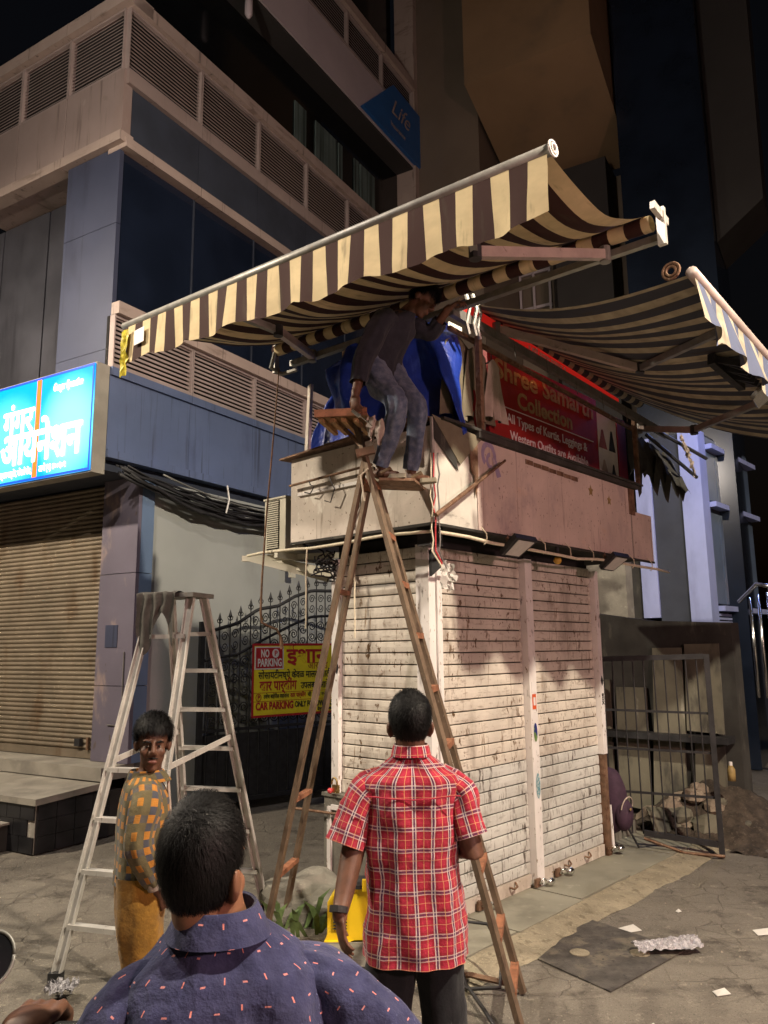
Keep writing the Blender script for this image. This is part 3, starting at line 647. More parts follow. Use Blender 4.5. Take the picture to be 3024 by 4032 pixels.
v_, f_ = arc((.40, 3.34), .06, .10, -30, 230, SO - .0062); sw.add(v_, f_); v_, f_ = arc((.42, 3.30), .03, .06, 90, 300, SO - .0065); sw.add(v_, f_)
sw.add([(.44, SO - .0064, 3.33), (.50, SO - .0064, 3.32), (.56, SO - .0064, 3.20), (.50, SO - .0064, 3.18)], [(3, 2, 1, 0)])
kq.part('painted_swirl', sw, m_purple_paint)
# rail with hooks on the left fascia
rw = kq.part('hanging_rail', MB().tube([(SO - .05, 1.16, 3.21), (SO - .05, .25, 3.235)], .011, 8), m_rusty, smooth=True)
kq.part('white_rail', MB().box((SO - .02, .05, 3.12), (SO - .002, 1.1, 3.145)), m_post_white)
kq.part('rail_end', MB().tube([(SO - .03, -.02, 3.36), (SO - .06, -.16, 3.40)], .012, 8), m_post_white)
kq.part('tube_cap', MB().tube([(SO - .02, -.14, 3.34), (SO - .02, -.15, 3.18)], [.03, .024], 10), m_post_white, smooth=True)
for v, l in ((.93, .10), (.70, .20)):
    kq.part('hook', MB().tube([(SO - .05, v, 3.225), (SO - .065, v - .03, 3.18), (SO - .06, v - .07, 3.21 - l * .5), (SO - .055, v - .02, 3.21 - l), (SO - .06, v + .04, 3.23 - l)], .005, 5), m_cable)
kq.part('hook', MB().tube([(SO - .01, .43, 3.1), (SO - .01, .42, 2.95), (SO - .012, .48, 2.85), (SO - .01, .47, 2.78)], .006, 5), m_cable)

# red signboard on the roof
rs = Thing('red_signboard', 'red clothes shop signboard with gold and white lettering on the kiosk roof', 'sign', (1.7, -.1, 3.5), KF)
rs.part('board', MB().box((.70, -.10, 3.52), (2.60, -.06, 4.34)), m_red_sign)
SF = lambda u, z: plane_m((u, -.1025, z), (1, 0, 0), (0, 0, 1))
rs.part('lettering', text_mb('Shree Samarth', .235, SF(.80, 4.13), .006, width=1.72), m_gold)
rs.part('lettering', text_mb('Collection', .20, SF(1.13, 3.93), .006, width=.95), m_gold)
rs.part('rule_line', MB().box((.80, -.1035, 3.885), (2.50, -.1005, 3.893)), m_white_print)
rs.part('lettering', text_mb('All Types of Kurtis, Leggings &', .115, SF(.96, 3.765), .0012, width=1.40), m_white_print)
rs.part('lettering', text_mb('Western Outfits are Available', .115, SF(1.0, 3.62), .0012, width=1.36), m_white_print)
rs.part('dress_photo', MB().box((2.604, -.10, 3.5), (3.02, -.06, 4.22)), m_white_print)
m_dress1 = mat('dress_red_grey', (.30, .10, .09), .7, 0, .3, 9, (), 0); m_dress2 = mat('dress_dark', (.03, .035, .04), .7, 0, .3, 9, (), 0)
for (u, z, h, w, mt) in ((2.70, 3.86, .30, .09, m_dress1), (2.71, 3.58, .24, .09, m_cloth_beige), (2.90, 3.86, .34, .075, m_dress2), (2.91, 3.56, .24, .07, m_dress2)):
    pts = [(u + w * .35 * math.cos(a), -.1025, z + h * .5 + .05 * math.sin(a)) for a in (0, .8, 1.57, 2.3, 3.14)] + [(u - w * .8, -.1025, z + h * .15), (u - w, -.1025, z), (u + w, -.1025, z), (u + w * .8, -.1025, z + h * .15)]
    rs.part('dress_picture', MB().prism(pts, (0, -.001, 0)), mt)
rs.part('side_panel', MB().box((3.025, -.11, 3.48), (3.22, -.05, 4.25)), m_red_sign)
# red LED banner above with white writing
lb = Thing('led_banner', 'glowing red LED strip banner under the rear of the right awning', 'sign', (1.5, -.14, 4.4), KF)
m_led = emat('red_led_glow', (1.0, .03, .02), .10)
lb.part('banner', MB().prism([(.16, -.275, 4.415), (2.75, -.275, 4.26), (2.75, -.275, 4.35), (.16, -.275, 4.51)], (0, .02, 0)), m_led)
lb.part('lettering', text_mb('॥ श्री समर्थ प्रसन्न ॥', .07, plane_m((1.05, -.2785, 4.38), (.998, 0, -.062), (.062, 0, .998)), .001, width=.62), m_white_print)
lb.part('led_strip', MB().box((1.15, -.16, 4.255), (1.62, -.154, 4.262)), emat('orange_led', (1.0, .25, .05), 1.2))
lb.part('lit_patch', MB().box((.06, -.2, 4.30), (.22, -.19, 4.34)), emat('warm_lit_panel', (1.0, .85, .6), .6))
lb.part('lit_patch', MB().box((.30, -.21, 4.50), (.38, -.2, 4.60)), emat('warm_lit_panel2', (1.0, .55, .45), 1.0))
# roof frame: pole, slotted channel, cross bars
rf = Thing('roof_frame', 'rusty iron frame of poles and slotted channel on the kiosk roof', 'frame', (1.5, -.3, 3.5), KF)
rf.part('pole', MB().box((.255, -.33, 3.49), (.295, -.29, 4.40)), m_rusty)
rf.part('pole', MB().box((2.98, -.33, 3.49), (3.02, -.29, 4.25)), m_rusty)
ch = MB(); ch.bar((-.1, -.34, 4.33), (3.75, -.34, 4.16), .045, .075); rf.part('slotted_channel', ch, m_galv)
rf.part('lower_bar', MB().bar((.0, -.24, 4.26), (3.3, -.22, 4.12), .03, .03), m_rusty)
rf.part('rear_pole', MB().box((.1, .95, 3.5), (.14, .99, 4.5)), m_rusty)
rf.part('rear_pole', MB().box((2.9, .75, 3.5), (2.94, .79, 4.4)), m_rusty)
rf.part('side_bar', MB().bar((-.05, -.3, 4.36), (-.03, 1.5, 4.42), .05, .05), m_galv)
for i, (u, v) in enumerate(((.06, -.36), (.12, -.38), (.2, -.36))):
    rf.part('clamp', MB().tube([(u, v, 4.52), (u + .02, v - .02, 4.40), (u, v, 4.28), (u + .03, v, 4.2)], .016, 6), m_galv)
for i in range(5):
    u = .7 + i * .5; rf.part('tie_wire', MB().tube([(u, -.36, 4.37 - u * .045), (u + .01, -.37, 4.2 - u * .045)], .004, 5), m_cable_grey)
single('tattered_sheet', 'torn dark plastic sheet hanging from the right end of the kiosk frame', 'plastic sheet',
       MB().grid(lambda a, b: Vector((3.05 + 1.0 * a + .12 * b * noise.noise((a * 5, b * 3, 1)), -.2 - .25 * b * a, 4.12 - .1 * a - (.50 + .30 * noise.noise((a * 11, 0, 4)) + .1 * noise.noise((a * 31, 0, 9))) * b + .06 * noise.noise((a * 9, b * 6, 2)))), 24, 12), m_dark_conc, (3.1, -.2, 4.1), KF)
single('crumpled_bag', 'pale crumpled plastic bag caught below the right end of the awning', 'plastic bag', MB().grid(lambda a, b: Vector((3.75 + .30 * a + .03 * noise.noise((a * 9, b * 7, 3)), -.5 + .05 * noise.noise((a * 8, b * 8, 1)), 4.05 - .34 * a + .09 * b + .03 * noise.noise((a * 7, b * 9, 8)))), 14, 6), m_cloth_beige, (3.8, -.5, 4), KF)
for k, (p, q) in enumerate((((3.3, -.3, 4.2), (4.3, -.55, 3.96)), ((3.35, -.28, 4.1), (4.1, -.5, 3.72)))):
    single('loose_stick', ('upper' if k == 0 else 'lower') + ' thin dark stick poking out right of the kiosk frame', 'stick', MB().tube([p, q], .02, 6), m_dark_iron, p, KF)

# blue tarpaulin bundled on the roof corner
def tarp_fn(a, b):
    ang = -.2 + 3.3 * a
    v = .48 + (.76 + .06 * math.sin(ang * 5)) * math.cos(ang); u = .16 - (.26 + .05 * math.sin(7 * ang)) * math.sin(ang) - .02
    t = b
    z = 3.44 + .92 * t ** .9 * (1 - .12 * math.sin(ang * 2 + .6))
    k = 1 - .14 * t ** 2.2
    f = .055 * math.sin(ang * 9 + 3 * t) * (1 - .5 * t) + .03 * noise.noise((ang * 3, t * 4, 1)) + .05 * math.sin(ang * 4 + 5 * t)
    cx, cy = .16, .48
    return Vector((cx + (u - cx) * k - f, cy + (v - cy) * k * (1 - .1 * t) + f * .5, z + (.03 * noise.noise((ang * 6, 0, 3)) if b < .05 else 0)))
mb = MB().grid(tarp_fn, 72, 26)
# close the top of the bundle
n0 = len(mb.v); top = [mb.v[26 * 73 + i].copy() for i in range(73)]; c = sum(top, Vector()) / 73 + Vector((0, 0, .04)); mb.add(top + [c], [(i, i + 1, 73) for i in range(72)])
single('blue_tarpaulin', 'creased dark blue tarpaulin bundle behind the man on the ladder', 'tarpaulin', mb, m_tarp, (.1, .5, 3.45), KF, smooth=True)
single('tarpaulin_side_panel', 'narrow weathered board at the left edge of the blue tarpaulin', 'board', MB().prism([(-.1, 1.2, 3.5), (-.08, 1.27, 3.5), (-.06, 1.25, 4.15), (-.08, 1.19, 4.15)], (.03, 0, 0)), m_fascia_l, (-.1, 1.2, 3.5), KF)
# hanging garments
def garment(name, lab, u0, u1, v, z0, z1, mtl, flare, sl=False):
    def fn(a, b):
        k = .55 + .45 * b ** flare; c = (u0 + u1) / 2
        u = c + (a - .5) * (u1 - u0) * k
        return Vector((u, v + .035 * math.sin(a * 15 + b * 2) * b - .02, z1 + (z0 - z1) * b + (.03 * math.cos((a - .5) * 5) if b == 0 else 0) + (.012 * math.sin(a * 17) if b > .95 else 0)))
    g = Thing(name, lab, 'garment', (((u0 + u1) / 2), v, z1), KF)
    f = g.part('cloth', MB().grid(fn, 24, 14), mtl, smooth=True)
    g.part('hanger', MB().tube([((u0 + u1) / 2, v, z1 + .10), ((u0 + u1) / 2, v, z1 + .02)], .004, 5), m_cable)
    g.part('shoulder_bar', MB().tube([((u0 + u1) / 2 - .08, v, z1 - .02), ((u0 + u1) / 2, v, z1 + .03), ((u0 + u1) / 2 + .08, v, z1 - .02)], .006, 5), m_cable)
    return g
garment('hanging_kurti', 'olive grey kurti hanging beside the blue tarpaulin', -.02, .40, -.16, 3.60, 4.24, m_cloth_olive, .35)
garment('hanging_dupatta', 'pale beige cloth hanging behind the rusty roof pole', .20, .56, -.20, 3.62, 4.20, m_cloth_olive, .5)
garment('beige_tunic', 'long beige top hanging at the left edge of the red signboard', .44, .72, -.22, 3.66, 4.14, m_cloth_beige, 1.3)
single('red_ribbon', 'thin red and white ribbon hanging below the olive kurti', 'ribbon', MB().grid(lambda a, b: Vector((.27 + .03 * a + .01 * math.sin(b * 9), -.25, 3.84 - .34 * b)), 2, 10), m_red_paint, (.28, -.25, 3.6), KF)

# ------------------------------------------------------------------ awnings
m_awn = striped('cream_and_maroon_canvas', (.60, .48, .28), (.040, .016, .013), .2135, .5, .02)
m_awn2 = striped('faded_striped_canvas', (.36, .315, .225), (.05, .052, .066), .185, .46, .3, .2)
m_awn2v = striped('bleached_striped_valance', (.40, .36, .27), (.11, .13, .20), .185, .46, .3, .2)
la = Thing('striped_awning', 'new cream and maroon striped awning stretched over the man on the ladder', 'awning', (-.1, 0, 4.4), KF)
def zf(v): return 4.195 + (v + 1.92) / 3.85 * .27
def zr(v): return 4.44 + (v + 1.87) / 3.52 * .15
def la_fn(a, b):
    vf = -1.90 + 3.80 * a; vr = -1.84 + 3.46 * a; v = vf + (vr - vf) * b
    s = math.sin(math.pi * b)
    u = -1.40 + 1.28 * b; z = zf(vf) + .02 + (zr(vr) - zf(vf)) * b - s * (.10 + .05 * (1 - a) + .03 * math.sin(a * 23) + .02 * noise.noise((a * 14, b * 3, 0)))
    return Vector((u, v, z))
o = la.part('canopy', MB().grid(la_fn, 130, 16, lambda a, b: (3.80 * a, 1.3 * b)), m_awn, smooth=True)
def lv_fn(a, b):
    v = -1.91 + 3.84 * a
    w = .018 * math.sin(a * 60) + .02 * noise.noise((a * 18, 0, 2))
    h = .300 + .040 * abs(math.sin(a * math.pi * 6.5 + .6 * noise.noise((a * 6, 0, 1)))) + .022 * noise.noise((a * 30, 3, 0)) - .02 * a
    return Vector((-1.425 - w * b * .6 - .010 * b * math.sin(a * 21 + 1), v + .010 * math.sin(a * 61) * b + .008 * noise.noise((a * 25, b * 2, 6)) * b, zf(v) - .01 - h * b))
la.part('valance', MB().grid(lv_fn, 170, 8, lambda a, b: (3.80 * a, .3 * b)), m_awn, smooth=True)
fb_ = MB().tube([(-1.41, -1.93, zf(-1.93) + .01), (-1.41, 1.95, zf(1.95) + .01)], .032, 10); la.part('front_bar', fb_, m_galv, smooth=True)
ring = MB()
for r in (.038, .022):
    ring.tube([(-1.41 + r * math.cos(t * math.pi / 8), -1.935 - .004 * (r < .03), zf(-1.93) + .01 + r * math.sin(t * math.pi / 8)) for t in range(17)], .006, 5)
la.part('bar_end_ring', ring, m_post_white)
def roll_fn(a, b):
    v = -1.86 + 3.50 * a; t = 2 * math.pi * b
    return Vector((-.10 + .05 * math.cos(t), v, zr(v) - .03 + .05 * math.sin(t)))
la.part('roller', MB().grid(roll_fn, 100, 12, lambda a, b: (3.5 * a + .05, .3 * b)), m_awn, smooth=True)
la.part('torsion_bar', MB().bar((-.06, -1.92, 4.32), (-.06, 1.46, 4.40), .045, .045), m_galv)
br_ = MB(); br_.bar((-.08, -1.91, 4.26), (-.08, -1.91, 4.50), .05, .03); br_.bar((-.2, -1.91, 4.47), (0.0, -1.91, 4.44), .03, .05); la.part('end_bracket', br_, m_alu)
br_ = MB(); br_.bar((-.08, 1.66, 4.36), (-.08, 1.66, 4.62), .03, .05); br_.tube([(-.12, 1.62, 4.55), (-.2, 1.58, 4.36), (-.1, 1.55, 4.32), (-.05, 1.4, 4.34)], .02, 6); la.part('end_bracket', br_, m_galv)
pink = mat('pale_arm_enamel', (.44, .36, .32), .5, .2, .1, 10, (((.25, .2, .17), (12, 12, 12), .58, .7),), .1)
def arm(th, S, E, F):
    a = th.part('arm', MB().bar(S, E, .045, .06), pink); th.part('forearm', MB().bar(E, F, .04, .05), m_galv, a)
    th.part('elbow_joint', MB().tube([Vector(E) - Vector((0, 0, .04)), Vector(E) + Vector((0, 0, .04))], .035, 10), m_dark_iron, a)
    th.part('shoulder_joint', MB().tube([Vector(S) - Vector((0, 0, .05)), Vector(S) + Vector((0, 0, .05))], .035, 10), m_galv, a)
arm(la, (-.12, -1.56, 4.31), (-1.2, -1.33, 3.985), (-1.38, -1.40, 4.15))
arm(la, (-.12, 1.13, 4.37), (-1.0, .53, 4.15), (-1.36, .64, 4.22))
la.part('care_label', MB().box((-1.452, 1.58, 4.24), (-1.449, 1.72, 4.36)), m_white_print)
la.part('plastic_wrap', MB().grid(lambda a, b: Vector((-1.46 + .03 * noise.noise((a * 9, b * 9, 0)), 1.80 + .10 * a, 4.40 - .38 * b)), 4, 8), mat('yellow_film', (.5, .42, .05), .25, 0, .4, 30, (), .5, 60))

ra = Thing('faded_awning', 'faded grey striped awning with a tattered valance over the right side', 'awning', (1.7, -.2, 4.4), KF)
U0, U1 = .22, 3.42
def ra_fn(a, b):   # b: 0 at the roller, 1 at the front bar
    u = U0 + (U1 - U0) * a - .22 * b * (1 - a); s = math.sin(math.pi * b)
    zroll = 4.55 - .05 * a; zfr = 4.06 - .36 * a
    z = zroll + (zfr - zroll) * b - s * (.13 + .03 * math.sin(a * 19)) ; return Vector((u, -.2 - 1.83 * b, z))
ra.part('canopy', MB().grid(ra_fn, 110, 18, lambda a, b: ((U1 - U0) * a, 1.8 * b)), m_awn2, smooth=True)
def rv_fn(a, b):
    u = U0 - .22 * (1 - a) + (U1 - U0) * a; h = .27 + .05 * abs(math.sin(a * math.pi * 9)) + .03 * noise.noise((a * 40, 0, 0))
    return Vector((u, -2.05 - .05 * b * math.sin(a * 50) - .04 * b, 4.04 - .36 * a - h * b))
ra.part('valance', MB().grid(rv_fn, 120, 6, lambda a, b: ((U1 - U0) * a, .3 * b)), m_awn2v, smooth=True)
ra.part('front_bar', MB().tube([(-.02, -2.04, 4.065), (U1 + .05, -2.04, 3.69)], .036, 10), pink, smooth=True)
ro = MB()
for r in (.05, .03): ro.tube([(-.04, -1.93 + r * math.cos(t * math.pi / 8), 4.10 + r * math.sin(t * math.pi / 8)) for t in range(17)], .01, 6)
ra.part('eye_ring', ro, m_rusty)
def rr_fn(a, b):
    t = 2 * math.pi * b; return Vector((U0 + (U1 - U0) * a, -.2 + .055 * math.cos(t), 4.53 - .05 * a + .055 * math.sin(t)))
ra.part('roller', MB().grid(rr_fn, 80, 10, lambda a, b: ((U1 - U0) * a, .3 * b)), m_awn2, smooth=True)
arm(ra, (.55, -.3, 4.40), (1.25, -1.15, 4.04), (.72, -1.98, 3.96))
arm(ra, (3.25, -.25, 4.15), (2.45, -1.1, 3.80), (1.9, -1.98, 3.80))
ff = MB()
for i in range(6): ff.bar((1.15 + i * .07, -1.75 - .05 * (i % 2), 3.93 - i * .012), (1.18 + i * .07, -1.92, 3.86 - i * .012), .02, .05)
ff.bar((1.1, -1.74, 3.92), (1.62, -1.78, 3.84), .05, .08)
fl = Thing('awning_floodlight', 'black finned floodlight hung under the front of the faded awning', 'floodlight', (1.4, -1.8, 3.9), KF)
fl.part('fins', ff, m_dark_iron)
fl.part('glass', MB().prism([(1.56, -1.95, 3.78), (1.72, -1.95, 3.73), (1.70, -1.86, 3.66), (1.58, -1.86, 3.70)], (0, .02, .03)), m_chrome)

# ------------------------------------------------------------------ fixtures under the fascia
def flood(u, lab):
    t = Thing('floodlight', lab, 'floodlight', (u, -.3, 2.72), KF, 'floodlights under the kiosk fascia')
    b = MB(); b.prism([(u - .15, -.46, 2.70), (u + .15, -.46, 2.70), (u + .12, -.30, 2.585), (u - .12, -.30, 2.585)], (0, .02, .035)); t.part('housing', b, m_dark_iron)
    t.part('lens', MB().prism([(u - .11, -.448, 2.688), (u + .11, -.448, 2.688), (u + .09, -.318, 2.594), (u - .09, -.318, 2.594)], (0, -.003, -.004)), m_paper)
    t.part('bracket', MB().tube([(u, -.3, 2.66), (u, -.27, 2.76)], .015, 6), m_rusty)
flood(.62, 'black floodlight under the fascia between the corner and the middle post')
flood(2.22, 'black floodlight under the fascia at the right hand post')
bl_ = Thing('bulb', 'amber bulb hanging under the fascia between the two floodlights', 'bulb', (1.42, -.25, 2.7), KF)
bl_.part('holder', MB().tube([(1.42, -.25, 2.75), (1.42, -.25, 2.66)], .018, 8), m_dark_iron)
bl_.part('glass', MB().ball((1.42, -.25, 2.62), .035, 10, 8), mat('amber_glass', (.55, .33, .05), .2, 0, .2, 9, (), 0), smooth=True)
cd = Thing('conduit', 'cream conduit pipe running below the kiosk fascia round the corner', 'pipe', (-.3, -.3, 2.69), KF)
cd.part('pipe', MB().tube(wob([(-.31, 1.72 - i * .2, 2.69 + .01 * math.sin(i)) for i in range(11)], .012, 3), .012, 6), m_rope, smooth=True)
cd.part('pipe', MB().tube(wob([(-.28 + i * .32, -.33, 2.675 - .005 * i + .004 * i * (i > 6)) for i in range(13)], .015, 8), .013, 6), m_rope, smooth=True)
for i in range(8):
    u = .25 + i * .41; cd.part('clip', MB().tube([(u, -.30, 2.77), (u + .015, -.335, 2.72), (u + .01, -.34, 2.66), (u - .015, -.33, 2.64)], .005, 5), m_rope)
single('iron_rod', 'long thin rusty rod slanting across the kiosk corner fascia', 'rod', MB().tube([(-.36, -.36, 2.78), (-.05, -.37, 2.97), (.54, -.34, 3.315)], [.017, .017, .010], 8), m_rusty, (-.36, -.36, 2.78), KF)
for k, (c_, off) in enumerate(((m_red_paint, 0), (m_cable_grey, .02), (m_rope, -.015))):
    single('hanging_wire', ('red', 'grey', 'cream')[k] + ' loose wire hanging at the kiosk corner', 'wire', MB().tube(wob([(-.33 + off, -.33 - off, 3.22 - i * .075) for i in range(10)], .02, k * 7) + [Vector((-.27 + off, -.36, 2.42))], .006, 5), c_, (-.33, -.33, 3.2), KF)
pb = MB().grid(lambda a, b: Vector((-.24 + .14 * (a - .5) * (1.2 - abs(b - .45)) + .03 * noise.noise((a * 6, b * 6, 1)), -.36 + .05 * noise.noise((a * 7, b * 5, 4)), 2.46 - .17 * b + .04 * noise.noise((a * 5, b * 7, 9)))), 10, 10)
single('white_plastic_scrap', 'crumpled white plastic scrap hanging on wires at the kiosk corner', 'plastic bag', pb, m_paper, (-.24, -.36, 2.4), KF)
cb = Thing('corner_lamp', 'small black diamond shaped lamp under the corner of the fascia', 'lamp', (-.1, -.1, 2.7), KF)
cb.part('mount', MB().box((-.16, -.16, 2.62), (-.03, -.03, 2.765)), m_dark_iron)
cb.part('shade', MB().prism([(-.15, -.15, 2.40), (-.09, -.20, 2.47), (-.03, -.15, 2.52), (-.09, -.10, 2.60)], (.03, .05, .0)), m_dark_iron)
for v, z0, z1, lab in ((.955, 2.67, 2.06, 'cream cord hanging left of the kiosk against the gate'), (.43, 2.64, 1.98, 'cream cord hanging in front of the left shutter')):
    single('dangling_string', lab, 'cord', MB().tube(wob([(-.33, v, z0 - (z0 - z1) * i / 10) for i in range(11)], .008, v * 9), .006, 6), m_rope, (-.33, v, z0), KF)
tbl = MB()
for k in range(14):
    a = k * .9; tbl.tube(wob([(-.12 + .05 * math.sin(a + i * .7), .96 + .08 * math.cos(a * 1.3 + i * .5), 2.70 - .02 * i - .012 * k) for i in range(7)], .04, k), .007, 5)
single('cable_tangle', 'tangle of dark cables and fittings under the left end of the fascia', 'cables', tbl, m_cable, (-.1, .96, 2.6), KF)
# air conditioner outdoor unit on brackets behind the kiosk
ac = Thing('air_conditioner', 'cream air conditioner outdoor unit on a bracket left of the kiosk fascia', 'air conditioner', (-.1, 1.5, 2.73), KF)
ac.part('casing', MB().box((-.08, 1.50, 2.735), (.62, 1.78, 3.2)), m_ac)
for i in range(22): ac.part('vent_slat', MB().box((-.092, 1.585, 2.77 + i * .019), (-.081, 1.74, 2.78 + i * .019)), m_ac)
ac.part('vent_recess', MB().box((-.0825, 1.58, 2.76), (-.0805, 1.745, 3.19)), m_void)
ac.part('fan_ring', MB().tube([(.2 + .17 * math.cos(t * math.pi / 12), 1.494, 2.96 + .17 * math.sin(t * math.pi / 12)) for t in range(25)], .009, 6), m_dark_iron)
ac.part('top_lid', MB().box((-.09, 1.49, 3.2), (.63, 1.79, 3.215)), m_ac)
bk = MB(); bk.bar((-.16, 1.98, 2.70), (.3, 1.2, 2.70), .04, .05); bk.bar((-.14, 1.55, 2.70), (.5, 1.55, 2.68), .04, .05); bk.bar((.1, 1.85, 2.69), (.1, 1.1, 2.52), .04, .07); bk.bar((-.14, 1.9, 2.70), (.25, 1.3, 2.5), .03, .06)
ac.part('bracket', bk, m_ac)
# ================================================================== GATE AND SIGN
GF = Matrix.Translation((-2.20, 9.56, 0)) @ Matrix.Rotation(R(40), 4, 'Z')     # x along the gate, -y towards the street
gt = Thing('wrought_iron_gate', 'black wrought iron scroll gate with spear finials left of the kiosk', 'gate', (0, 0, 0), GF)
TOP = [(0, 2.08), (.1, 2.14), (.46, 2.24), (.75, 2.42), (1.05, 2.47), (1.3, 2.60), (1.58, 2.69), (1.95, 2.70)]
LOW = [(0, 1.78), (.1, 1.81), (.46, 1.85), (.8, 2.02), (1.3, 2.24), (1.58, 2.34), (1.95, 2.36)]
def zi(tab, s):
    s = s if s <= 1.95 else 3.9 - s
    for (a, za), (b, zb) in zip(tab, tab[1:]):
        if a <= s <= b: return za + (zb - za) * (s - a) / (b - a)
    return tab[0][1]
gt.part('top_rail', MB().tube([(i * .065, 0, zi(TOP, i * .065)) for i in range(61)], .022, 8), m_dark_iron, smooth=True)
gt.part('curved_rail', MB().tube([(i * .065, 0, zi(LOW, i * .065)) for i in range(61)], .018, 8), m_dark_iron, smooth=True)
gt.part('bottom_rail', MB().bar((0, 0, .12), (3.9, 0, .12), .04, .05), m_dark_iron)
gt.part('middle_rail', MB().bar((0, 0, .95), (3.9, 0, .95), .03, .035), m_dark_iron)
gt.part('sheet_panel', MB().box((.02, .008, .14), (3.88, .014, .90)), m_dark_iron)
gt.part('hinge_post', MB().box((-.06, -.03, 0), (.0, .03, 2.25)), m_dark_iron)
gt.part('hinge_post', MB().box((3.9, -.03, 0), (3.96, .03, 2.25)), m_dark_iron)
sp = MB()
sp.tube([(0, 0, 0), (0, 0, .05), (0, 0, .06), (0, 0, .075), (0, 0, .11), (0, 0, .19)], [.007, .007, .016, .008, .022, .001], 6)
for s_ in (-1, 1): sp.tube([(0, 0, .055), (s_ * .028, 0, .065), (s_ * .034, 0, .095), (s_ * .022, 0, .105)], .006, 5)
sp_me = sp.mesh('spear', m_dark_iron)
def spiral(r, turns, n, flip=1):
    return [(flip * r * (1 - i / n * .82) * math.cos(turns * 2 * math.pi * i / n), 0, r * (1 - i / n * .82) * math.sin(turns * 2 * math.pi * i / n)) for i in range(n + 1)]
sc_me = MB().tube([(x + .0, y, z + .052) for x, y, z in spiral(.05, 1.6, 22)] , .006, 5).tube([(-x, y, -z - .052) for x, y, z in spiral(.05, 1.6, 22)], .006, 5).mesh('scroll', m_dark_iron)
lg_me = MB().tube([(x, y, z + .07) for x, y, z in spiral(.064, 1.7, 24)], .007, 5).tube([(-x, y, -z - .07) for x, y, z in spiral(.064, 1.7, 24)], .007, 5).mesh('scroll', m_dark_iron)
for i in range(27):
    s = .06 + i * .145; zt = zi(TOP, s)
    b = gt.part('bar', MB().tube([(s, 0, .12), (s, 0, zt + .02)], .009, 6), m_dark_iron)
    gt.at('spear', sp_me, (s, 0, zt + .01), (0, 0, 0), b)
    if i < 26:
        m_ = s + .0725; zl = zi(LOW, m_)
        gt.at('scroll', sc_me, (m_, 0, (zl + zi(TOP, m_)) / 2), (0, 0, 0), None, (1, 1, max(.7, (zi(TOP, m_) - zl) / .29)))
        gt.at('scroll', lg_me, (m_, 0, zl - .2), (0, 0, 0), None, (-1, 1, 1))
        gt.at('scroll', lg_me, (m_, 0, 1.48)); gt.at('scroll', lg_me, (m_, 0, 1.14), (0, 0, 0), None, (-1, 1, 1))
np_ = Thing('parking_sign', 'yellow and red NO PARKING sheet with Devanagari text wired to the gate', 'sign', (.76, -.04, 1.08), GF @ Matrix.Translation((-.11, 0, 0)))
np_.part('sheet', MB().box((.76, -.045, 1.08), (2.06, -.038, 1.975)), m_sign_yellow)
bd = MB()
for a, b in (((.755, 1.07), (2.065, 1.098)), ((.755, 1.957), (2.065, 1.985)), ((.755, 1.098), (.783, 1.957)), ((2.037, 1.098), (2.065, 1.957))): bd.box((a[0], -.049, a[1]), (b[0], -.0455, b[1]))
np_.part('border', bd, m_red_paint)
np_.part('white_panel', MB().box((.79, -.0485, 1.66), (1.22, -.046, 1.945)), m_white_print)
np_.part('red_panel', MB().box((.808, -.051, 1.676), (1.202, -.049, 1.930)), m_red_paint)
GP = lambda s, z, y=-.0475: plane_m((s, y, z), (1, 0, 0), (0, 0, 1))
np_.part('lettering', text_mb('NO', .135, GP(.875, 1.815, -.053), .004, width=.12), m_white_print)
np_.part('lettering', text_mb('PARKING', .135, GP(.828, 1.70, -.053), .004, width=.355), m_white_print)
v_, f_ = arc((1.095, 1.86), 0, .052, 0, 360, -.0535, 24); np_.part('no_parking_disc', MB().add(v_, f_), m_white_print)
np_.part('lettering', text_mb('P', .09, GP(1.075, 1.832, -.055), .002), m_red_paint)
np_.part('lettering', text_mb('ईशान', .27, GP(1.27, 1.735), .006, width=.66), m_red_paint)
np_.part('lettering', text_mb('आर्केड', .13, GP(1.60, 1.655), .002, width=.32), mat('ochre_print', (.40, .20, .02), .6, 0, .1, 9, (), 0))
np_.part('lettering', text_mb('सोसायटीमध्ये केवळ मालकांसाठी', .125, GP(.85, 1.545), .002, width=1.13), m_black_print)
np_.part('lettering', text_mb('कार पार्कींग', .17, GP(.87, 1.40), .004, width=.56), m_red_paint)
np_.part('lettering', text_mb('उपलब्ध आहे.', .12, GP(1.49, 1.405), .002, width=.46), m_black_print)
np_.part('rule_line', MB().box((.785, -.0475, 1.368), (2.035, -.0455, 1.373)), m_red_paint)
np_.part('rule_line', MB().box((.785, -.0475, 1.262), (2.035, -.0455, 1.267)), m_red_paint)
np_.part('lettering', text_mb('तसेच बाहेरील वाहनांना', .07, GP(.93, 1.30), .001, width=.38), m_black_print)
np_.part('lettering', text_mb('कार पार्कींग', .08, GP(1.33, 1.30), .001, width=.24), m_red_paint)
np_.part('lettering', text_mb('ची सक्त मनाई', .07, GP(1.60, 1.30), .001, width=.34), m_black_print)
v_, f_ = arc((.855, 1.315), .034, .042, 0, 360, -.0475, 24); np_.part('p_ring', MB().add(v_, f_), m_red_paint)
np_.part('lettering', text_mb('P', .07, GP(.84, 1.292), .002), m_red_paint)
np_.part('lettering', text_mb('CAR PARKING', .125, GP(.815, 1.165), .005, width=.56), m_red_paint)
np_.part('lettering', text_mb('ONLY FOR OWNERS', .10, GP(1.40, 1.175), .003, width=.60), m_black_print)
np_.part('lettering', text_mb('by order', .075, GP(1.76, 1.115), .002, width=.25), m_black_print)
